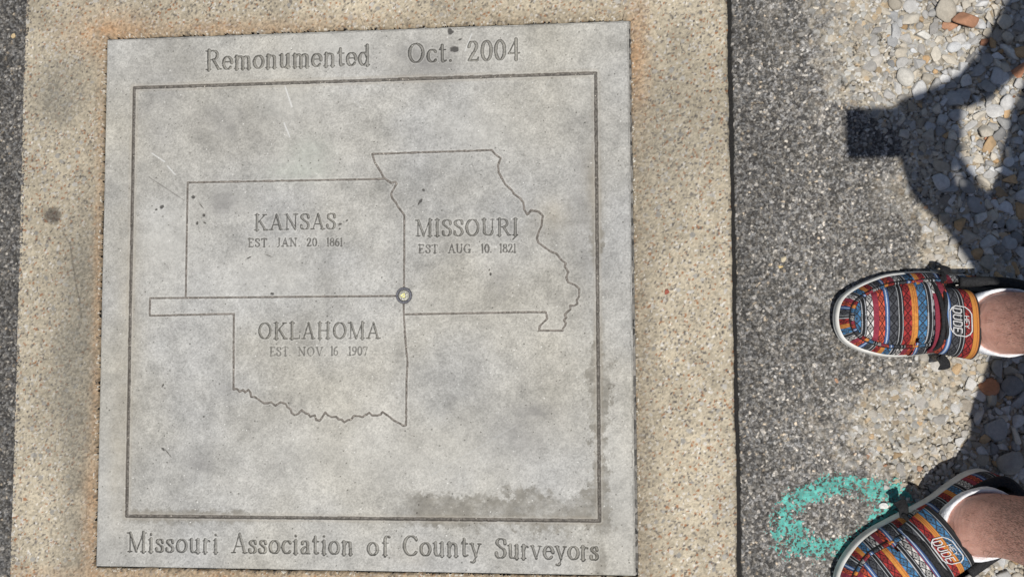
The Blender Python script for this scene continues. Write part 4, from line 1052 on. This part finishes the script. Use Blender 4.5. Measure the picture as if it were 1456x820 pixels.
for _ in range(6):
    NX = (np.roll(NX, 1) + NX + np.roll(NX, -1)) / 3; NY = (np.roll(NY, 1) + NY + np.roll(NY, -1)) / 3
xcs = np.linspace(0.02, 0.235, 60)
lat = [np.interp(x, OX[(OY < 0) & (OX < .255)][np.argsort(OX[(OY < 0) & (OX < .255)])], OY[(OY < 0) & (OX < .255)][np.argsort(OX[(OY < 0) & (OX < .255)])]) for x in xcs]
med = [np.interp(x, OX[OY > 0][np.argsort(OX[OY > 0])], OY[OY > 0][np.argsort(OX[OY > 0])]) for x in xcs]
CYX = (np.array(lat) + np.array(med)) / 2
def cy_at(x): return np.interp(x, xcs, CYX)
def spring(x): return 0.010 * np.clip((x - 0.165) / 0.09, 0, 1) ** 2
# woven stripe sequence: (width mm, kind, base, figure)
S_ = lambda *c: (lin(c) * 0.86 + 0.14 * float(np.mean(lin(c)))) * 0.80
STR = [(10.5, 'd', S_(60, 66, 74), S_(66, 142, 196)), (8.0, 'l', S_(40, 41, 44), S_(190, 192, 196)), (9.0, 'd', S_(44, 44, 48), S_(236, 232, 226)), (7.6, 'p', S_(150, 44, 66), S_(168, 56, 76)),
       (8.6, 'd', S_(84, 40, 36), S_(238, 92, 50)), (7.0, 'w', S_(42, 60, 104), S_(196, 214, 236)), (10.0, 'd', S_(40, 41, 45), S_(92, 94, 100)), (7.2, 'l', S_(38, 38, 41), S_(196, 198, 200)),
       (9.6, 'd', S_(82, 30, 34), S_(196, 46, 42)), (7.6, 'm', S_(226, 146, 40), S_(178, 92, 40))]
STR = [(w * 0.88, *q) for w, *q in STR]
PERIOD = sum(q[0] for q in STR) / 1000
def weave(s, c):
    """colour of the cloth at distance s along the stripe sequence, c across (metres)"""
    s = np.mod(s, PERIOD); out = np.zeros(s.shape + (3,))
    x = 0.0
    for w, kind, base, fig in STR:
        w /= 1000; mk = (s >= x) & (s < x + w)
        p = (s - x) / w * 2 - 1
        q = np.abs(np.mod(c / 0.0126, 1.0) * 2 - 1)                 # 0..1 triangle
        if kind == 'd':
            lat_ = np.abs(np.abs(p) - q)                            # zigzag lattice
            dia = np.abs(p) * 0.9 + (1 - q)                         # diamonds in its eyes
            f_ = (lat_ > 0.20) & ~((dia < 0.30)) & (np.abs(p) < 0.94)
            ring = (dia > 0.45) & (dia < 0.62)
            f_ = f_ & ~ring
            colr = np.where(f_[..., None], fig, base)
        elif kind == 'l':
            colr = np.where(((np.abs(np.abs(p) - 0.62) < 0.13))[..., None], fig, base)
        elif kind == 'w':
            colr = np.where((np.abs(p) < 0.22)[..., None], fig, np.where((np.abs(np.abs(p) - 0.55) < 0.15)[..., None], S_(74, 118, 180), base))
        elif kind == 'm':
            colr = np.where((np.abs(np.mod(p * 1.5 + 9, 1.0) - 0.5) < 0.12)[..., None], fig, base)
        else:
            colr = np.where((np.mod(c / 0.0016, 1.0) < 0.3)[..., None], fig, base)
        out[mk] = colr[mk]
        x += w
    return out
M_CLOTH = attr_material("woven_cloth", 0.85, 0.7, 1400, 0.16, 1700, 0.2)
M_SOLE = noise_material("off_white_foam", (0.60, 0.59, 0.54), (0.76, 0.75, 0.71), 60, 0.6, 0.15)
M_BLACK = noise_material("black_knit", (0.010, 0.010, 0.011), (0.028, 0.028, 0.030), 500, 0.8, 0.5)
M_SOCK = noise_material("white_cotton", (0.66, 0.67, 0.70), (0.82, 0.82, 0.83), 260, 0.9, 0.9)
M_EMB = noise_material("white_embroidery", (0.50, 0.49, 0.48), (0.66, 0.65, 0.64), 900, 0.7, 0.4)
Z0 = 0.021
def vamp_top(x):       # height of the vamp along the axis
    return np.interp(x, [0.08, 0.11, 0.140, 0.170, 0.198], [0.090, 0.085, 0.080, 0.068, 0.053])
def tongue_c(x): return np.interp(x, [0.103, 0.150], [0.005, -0.005])
def tongue_pt(x, t):   # x from heel, t = -1..1 across
    hw = np.interp(x, [0.103, 0.12, 0.155], [0.0435, 0.0435, 0.043])
    cyy = tongue_c(x)
    z = np.interp(x, [0.103, 0.12, 0.155], [0.103, 0.094, 0.0775]) - 0.034 * np.abs(t) ** 2.6
    return np.stack(np.broadcast_arrays(x, cyy + hw * np.sin(t * 1.35) / math.sin(1.35), z), -1)
def build_shoe(mir, phase, tphase, badge_x):
    def mk(me):
        if mir < 0:
            co = np.empty(len(me.vertices) * 3, np.float32); me.vertices.foreach_get("co", co); co = co.reshape(-1, 3); co[:, 1] *= -1
            me.vertices.foreach_set("co", co.ravel()); me.flip_normals(); me.update()
        return me
    # vamp: from the sole edge to the axis, front of x = 0.135
    inset = 0.0022 - 0.001 * sstep(0.0, 0.02, OY) * sstep(0.225, 0.165, OX)
    UX, UY = OX - NX * inset, OY - NY * inset
    front = np.where(OX > 0.132)[0]
    NR = 90
    rr = np.linspace(1, 0, NR)
    ax = np.clip(UX[front], 0.05, 0.194); ay = cy_at(ax)
    R = rr[None, :]
    Xs = ax[:, None] + (UX[front] - ax)[:, None] * R; Ys = ay[:, None] + (UY[front] - ay)[:, None] * R
    top = vamp_top(ax)[:, None]
    RW = 0.79
    H = (1 - R ** 3.0) ** 0.62
    Zs = Z0 - 0.004 + spring(Xs) + (top - Z0 + 0.004) * H
    Zs += 0.0030 * np.exp(-((R - RW) / 0.030) ** 2) - 0.0016 * np.exp(-((R - RW + 0.07) / 0.03) ** 2)
    Zs += 0.0012 * (fbm(Xs * 60 + 5, Ys * 60 + 5, 3, 120 + mir) - 0.5)
    side = R > RW + 0.02
    arc = uu[front][:, None] + 0 * R
    hgt = (1 - R) * np.hypot(UX[front] - ax, UY[front] - ay)[:, None] + H * 0.02
    cA = weave(0.2396 + phase - Xs, Ys + 0.004 + 0 * R)
    cB = weave(arc * 1.10 + 0.013, hgt * 1.0)
    cW = weave(arc * 1.10 + 0.047, hgt)
    C_ = np.where(side[..., None], cB, cA)
    welt = np.abs(R - RW) < 0.050
    C_ = np.where((welt & (R > RW - 0.06) & ~side)[..., None] & (R < RW + 0.02)[..., None], cW, C_)
    C_ = np.where((np.abs(R - (RW + 0.032)) < 0.012)[..., None], 0.02, C_)
    C_ = np.where((np.abs(R - (RW - 0.055)) < 0.010)[..., None], C_ * 0.25, C_)
    fade = (0.72 + 0.56 * fbm(Xs * 800, Ys * 800, 2, 130)) * (0.80 + 0.40 * fbm(Xs * 45, Ys * 45, 3, 131))
    C_ = C_ * fade[..., None]
    # the open loop is closed at the throat by the tongue
    nu, nr = Xs.shape
    Vs = np.stack([Xs, Ys, Zs], -1).reshape(-1, 3)
    me = mk(raw_mesh("shoe", Vs, grid_faces(nu, nr), C_.reshape(-1, 3)))
    shoe = link("shoe", me, M_CLOTH, person)
    # sole
    prof_ = [(0.004, 0.0), (-0.0005, 0.004), (-0.0010, 0.010), (0.0006, 0.0125), (-0.0010, 0.015), (0.0, 0.0185), (0.0012, 0.0215), (0.0038, 0.0222), (0.012, 0.0212)]
    Vl = []
    for ins, z in prof_:
        Vl.append(np.stack([OX - NX * ins, OY - NY * ins, z + spring(OX) + (0.006 * sstep(0.08, 0.0, OX)) * (z > 0.018)], -1))
    n_ = len(prof_)
    Vl = np.concatenate(Vl[:]).reshape(n_, NU, 3)[:, ::5]
    k = Vl.shape[1]
    Vv = Vl.reshape(-1, 3)
    Fq = []
    for i in range(n_ - 1):
        for j in range(k):
            q = (j + 1) % k; Fq.append((i * k + j, i * k + q, (i + 1) * k + q, (i + 1) * k + j))
    Fq.append(tuple(range(k))[::-1]); Fq.append(tuple((n_ - 1) * k + j for j in range(k)))
    link("sole", mk(poly_mesh("sole", Vv, Fq)), M_SOLE, shoe)
    # quarter: heel wall, colour-striped
    rear = np.concatenate([np.where((OX < 0.131) & (OY < 0))[0][::-1], np.where((OX < 0.131) & (OY >= 0))[0][::-1]])
    rear = rear[np.argsort(np.where(OY[rear] < 0, -1, 1) * 1000 + 0)] if False else rear
    order = np.concatenate([[i for i in range(NU) if OY[i] >= 0 and OX[i] < 0.165], [i for i in range(NU) if OY[i] < 0 and OX[i] < 0.165]])
    NVq = 46
    vv = np.linspace(0, 1, NVq)[None, :]
    ox, oy = UX[order][:, None], UY[order][:, None]; nx_, ny_ = NX[order][:, None], NY[order][:, None]
    hc = np.interp(OX[order], [0.0, 0.03, 0.08, 0.115, 0.150], [0.078, 0.074, 0.062, 0.064, 0.064])[:, None]
    inw = np.interp(OX[order], [0.0, 0.05, 0.11, 0.150], [0.004, 0.005, 0.011, 0.022])[:, None]
    off = inw * vv ** 2.2 - 0.002 * np.sin(vv * math.pi)
    Xq = ox - nx_ * off; Yq = oy - ny_ * off; Zq = Z0 - 0.002 + (hc - Z0 + 0.002) * vv
    Cq = weave(uu[order][:, None] * 1.1 + 0.013 + 0 * vv, vv * hc)
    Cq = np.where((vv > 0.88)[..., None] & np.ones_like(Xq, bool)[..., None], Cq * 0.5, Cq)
    # close heel gap: sort by continuous angle (list runs medial toe->heel then heel->lateral)
    meq = raw_mesh("heel_panel", np.stack([Xq, Yq, Zq], -1).reshape(-1, 3), grid_faces(len(order), NVq), Cq.reshape(-1, 3))
    link("heel_panel", mk(meq), M_CLOTH, shoe)
    # padded black collar along the top of the quarter, and the dark lining inside it
    cut = OX[order] < 0.112
    path = np.stack([Xq[:, -1], Yq[:, -1], Zq[:, -1]], -1)[cut][::6]
    vc, fcq = tube(path, 0.0066, 10, 0.8)
    inn = np.stack([Xq[:, -1] - nx_[:, 0] * 0.004, Yq[:, -1] - ny_[:, 0] * 0.004, Zq[:, -1]], -1)[cut][::6]
    low = inn.copy(); low[:, 2] = 0.034
    vi = np.concatenate([inn, low]); kk = len(inn)
    fi = [(i, i + 1, kk + i + 1, kk + i) for i in range(kk - 1)]
    vv2, ff2 = merge([(vc, fcq), (vi, fi), ([(0.02, -0.03, 0.032), (0.125, -0.045, 0.032), (0.125, 0.034, 0.032), (0.02, 0.028, 0.032)], [(0, 1, 2, 3)])])
    link("collar", mk(poly_mesh("collar", vv2, ff2)), M_BLACK, shoe)
    # tongue
    xt = np.linspace(0.103, 0.148, 80)[:, None]; tt = np.linspace(-1, 1, 120)[None, :]
    scal = 0.0030 * np.abs(np.sin(tt * 1.2))
    Pt = tongue_pt(xt + 0 * tt + (xt < 0.109) * scal * 0, tt + 0 * xt)
    Pt[..., 2] += 0.0010 * (fbm(Pt[..., 0] * 90, Pt[..., 1] * 90, 3, 140 + mir) - 0.5)
    Ct = weave(PERIOD + tphase - (Pt[..., 0] - 0.1045) * 1.14, Pt[..., 1])
    hem = (np.abs(xt - 0.103) < 0.0012) | (np.abs(tt) > 0.985)
    Ct = np.where(hem[..., None], 0.03, Ct)
    Vt = Pt.reshape(-1, 3); Ft = grid_faces(80, 120)
    met = raw_mesh("tongue", Vt, Ft, Ct.reshape(-1, 3))
    tg = link("tongue", mk(met), M_CLOTH, shoe)
    sd = tg.modifiers.new("thick", 'SOLIDIFY'); sd.thickness = 0.004; sd.offset = -1 if mir > 0 else -1
    # laces: black cord crossing the throat, tied off in flat black ends on each side
    parts = []
    def cord(pts, rad=0.0024): 
        q = catmull(np.array(pts, float), 10); parts.append(tube(q, rad, 8, 0.75))
    cy0 = -0.006
    def surf(x, y):
        t_ = np.clip((y - float(tongue_c(x))) / 0.0435, -1, 1)
        t_ = math.asin(t_ * math.sin(1.35)) / 1.35
        return float(tongue_pt(np.array(x), np.array(t_))[2]) + 0.0028
    cord([(0.1440, cy0 - 0.047, 0.050), (0.1425, cy0 - 0.035, surf(0.1420, cy0 - .035)), (0.1410, cy0 - 0.012, surf(0.1410, cy0 - .012)), (0.1405, cy0 + 0.012, surf(0.1400, cy0 + .012)), (0.1420, cy0 + 0.035, surf(0.1420, cy0 + .035)), (0.1440, cy0 + 0.043, 0.050)], 0.0030)
    cord([(0.131, cy0 - 0.050, 0.058), (0.133, cy0 - 0.036, surf(.133, cy0 - .036)), (0.1365, cy0 - 0.018, surf(.1365, cy0 - .018)), (0.140, cy0 + 0.004, surf(.140, cy0 + .004)), (0.1425, cy0 + 0.030, surf(.1425, cy0 + .030)), (0.1440, cy0 + 0.042, 0.050)], 0.0024)
    cord([(0.143, cy0 - 0.046, 0.054), (0.1425, cy0 - 0.030, surf(.1425, cy0 - .030)), (0.139, cy0 - 0.004, surf(.139, cy0 - .004)), (0.1365, cy0 + 0.024, surf(.1365, cy0 + .024)), (0.136, cy0 + 0.042, 0.052)], 0.0018)
    for sg, x0, ln_ in ((-1, 0.122, 0.020), (1, 0.126, 0.026)):
        yb = cy0 + sg * (0.052 if sg < 0 else 0.050)
        cord([(x0 + 0.006, yb - sg * 0.012, 0.060), (x0 + 0.004, yb - sg * 0.002, 0.054), (x0 + 0.004, yb + sg * 0.004, 0.046)], 0.0030)
        # flat toggle tab
        q = np.array([(x0 + 0.006, yb + sg * 0.000, 0.046), (x0 - 0.002, yb + sg * ln_ * 0.35, 0.040), (x0 - 0.004, yb + sg * ln_ * 0.62, 0.033)])
        parts.append(tube(catmull(q, 8), np.linspace(0.0052, 0.0082, 17), 12, 0.30))
    Vl_, Fl_ = merge(parts)
    link("lace", mk(poly_mesh("lace", Vl_, Fl_)), M_BLACK, shoe)
    # embroidered badge with its lettering, bent over the tongue
    Vb, Fb = [], []
    def on_tongue(u, v):        # u reading direction (metres), v up the letter, towards the ankle
        u, v = u * 0.86, v * 0.86 + 0.0012
        x = badge_x - v; yv = u
        t = np.clip(yv / 0.050, -1, 1)
        p = tongue_pt(np.array(x), np.array(t)); return p + np.array([0, 0, 0.0016])
    def ribbon(poly, w, closed=True):
        m_ = len(poly)
        for i in range(m_ if closed else m_ - 1):
            p, q = np.array(poly[i]), np.array(poly[(i + 1) % m_])
            d = (q - p) / np.linalg.norm(q - p); nn = np.array([-d[1], d[0]]) * w
            p = p - d * w * 0.5; q = q + d * w * 0.5
            K = 6; o = len(Vb)
            for kk_ in range(K + 1):
                c0 = p + (q - p) * kk_ / K
                for sgn_, dz in ((1, 0), (1, .0006), (-1, .0006), (-1, 0)):
                    pt = on_tongue(*(c0 + nn * sgn_)); pt = pt + np.array([0, 0, dz]); Vb.append(tuple(pt))
            for kk_ in range(K):
                a0 = o + 4 * kk_
                for z_ in range(3): Fb.append((a0 + z_, a0 + z_ + 1, a0 + z_ + 5, a0 + z_ + 4))
    oct_ = [(-.0180, .0055), (-.0145, .0100), (-.010, .0124), (.010, .0124), (.0145, .0100), (.0180, .0055), (.0180, -.0055), (.0145, -.0100), (.010, -.0124), (-.010, -.0124), (-.0145, -.0100), (-.0180, -.0055)]
    ribbon(oct_, 0.00065)
    def block(txt, x0, y0, lw, lh, gap_, w):
        SEG = {'H': [((0, 0), (0, 1)), ((1, 0), (1, 1)), ((0, .5), (1, .5))], 'E': [((0, 0), (0, 1)), ((0, 0), (1, 0)), ((0, 1), (1, 1)), ((0, .5), (.8, .5))],
               'Y': [((0, 1), (.5, .5)), ((1, 1), (.5, .5)), ((.5, .5), (.5, 0))], 'D': [((0, 0), (0, 1)), ((0, 1), (.7, 1)), ((.7, 1), (1, .75)), ((1, .75), (1, .25)), ((1, .25), (.7, 0)), ((.7, 0), (0, 0))],
               'U': [((0, 1), (0, .15)), ((0, .15), (.3, 0)), ((.3, 0), (.7, 0)), ((.7, 0), (1, .15)), ((1, .15), (1, 1))]}
        for k_, ch in enumerate(txt):
            for p, q in SEG[ch]:
                ribbon([(x0 + k_ * (lw + gap_) + p[0] * lw, y0 + p[1] * lh), (x0 + k_ * (lw + gap_) + q[0] * lw, y0 + q[1] * lh)], w, False)
    block("DUDE", -.0143, -.0088, .0052, .0098, .0026, 0.00062)
    block("HEY", -.0068, .0037, .0036, .0054, .0016, 0.00042)
    vb = np.array(Vb); 
    bm_ = poly_mesh("badge", vb, Fb, False)
    if mir < 0:        # keep the lettering readable on the mirrored shoe
        co = np.array(Vb); cyb = co[:, 1]
        bm_ = poly_mesh("badge", np.stack([co[:, 0], 2 * float(tongue_c(badge_x)) - co[:, 1], co[:, 2]], -1), [f[::-1] for f in Fb], False)
    link("badge", mk(bm_), M_EMB, shoe)
    return shoe
shoe_r = build_shoe(1, 0.0, 0.0, 0.1240)
shoe_r.location = (SHOE_A[0], SHOE_A[1], 0.0); shoe_r.rotation_euler = (0, 0, SHOE_A[2])
shoe_l = build_shoe(-1, 0.008, 0.014, 0.1225)
shoe_l.location = (SHOE_B[0], SHOE_B[1], 0.0); shoe_l.rotation_euler = (0, 0, SHOE_B[2])
shoe_r["label"] = "right striped shoe pointing straight at the plaque"
shoe_l["label"] = "left striped shoe turned outwards and cut off by the lower edge"

# ankle socks
for sgn, S in ((1, SHOE_A), (-1, SHOE_B)):
    ax, ay = ANK[sgn]
    fd = np.array([math.cos(S[2]), math.sin(S[2])]); sd_ = np.array([-fd[1], fd[0]])
    rings = [(0.036, 0.010, 0.050, 0.026), (0.050, 0.010, 0.052, 0.030), (0.068, 0.010, 0.054, 0.036), (0.080, 0.009, 0.0535, 0.0415), (0.090, 0.007, 0.0500, 0.0420), (0.0960, 0.006, 0.0475, 0.0420), (0.0965, 0.006, 0.0450, 0.0400), (0.090, 0.006, 0.0400, 0.0360)]
    V = []; F = []; N_ = 40
    for i, (z, cx, rx, ry) in enumerate(rings):
        for k in range(N_):
            a = 2 * math.pi * k / N_
            wv = 1 + 0.012 * math.sin(a * 9 + i * 1.3) * (i < 6)
            p = np.array([ax, ay]) + fd * (cx + rx * wv * math.cos(a)) + sd_ * (ry * wv * math.sin(a))
            V.append((p[0], p[1], z - 0.006 * math.cos(a) * (i > 3)))
    for i in range(len(rings) - 1):
        for k in range(N_):
            q = (k + 1) % N_; F.append((i * N_ + k, i * N_ + q, (i + 1) * N_ + q, (i + 1) * N_ + k))
    so = link("sock", poly_mesh("sock", V, F), M_SOCK, person)

# ------------------------------------------------------------------ the phone held over the plaque
def rbox(x0, x1, y0, y1, z0, z1, r_, n=6):
    prof_ = []
    for cx, cy, a0 in ((x1 - r_, y1 - r_, 0), (x0 + r_, y1 - r_, 90), (x0 + r_, y0 + r_, 180), (x1 - r_, y0 + r_, 270)):
        for k in range(n + 1):
            a = math.radians(a0 + 90 * k / n); prof_.append((cx + r_ * math.cos(a), cy + r_ * math.sin(a)))
    N_ = len(prof_); c = np.array([(x0 + x1) / 2, (y0 + y1) / 2]); V = []; F = []
    for ins, z in ((0.0012, z0), (0, z0 + 0.0012), (0, z1 - 0.0012), (0.0012, z1)):
        for p in prof_:
            d = np.array(p) - c; V.append((*(c + d * (1 - ins / np.linalg.norm(d))), z))
    for i in range(3):
        for k in range(N_): q = (k + 1) % N_; F.append((i * N_ + k, i * N_ + q, (i + 1) * N_ + q, (i + 1) * N_ + k))
    F.append(tuple(range(N_))[::-1]); F.append(tuple(3 * N_ + k for k in range(N_)))
    return V, F
M_CASE = noise_material("phone_case", (0.012, 0.012, 0.014), (0.03, 0.03, 0.033), 200, 0.5, 0.1)
M_GLASS = noise_material("dark_glass", (0.006, 0.006, 0.008), (0.010, 0.010, 0.012), 50, 0.08, 0.0, spec=0.5)
phone = link("phone", poly_mesh("phone", *rbox(PH['x0'], PH['x1'], PH['y0'], PH['y1'], PH['z'] - 0.005, PH['z'] + 0.004, 0.008), False), M_CASE)
tag(phone, "dark phone held level in both hands above the ground", "phone")
link("screen", poly_mesh("screen", *rbox(PH['x0'] + .003, PH['x1'] - .003, PH['y0'] + .003, PH['y1'] - .003, PH['z'] + 0.0035, PH['z'] + 0.0062, 0.006), False), M_GLASS, phone)
for k in range(3):
    V, F = lathe([(0.0, -0.0085), (0.0045, -0.0085), (0.0055, -0.0080), (0.0055, -0.004)], 24, PH['x0'] + 0.013 + 0.015 * k, PH['y1'] - 0.014)
    o = link("lens", poly_mesh("lens", [(a, b_, c + PH['z']) for a, b_, c in V], F), M_GLASS, phone)
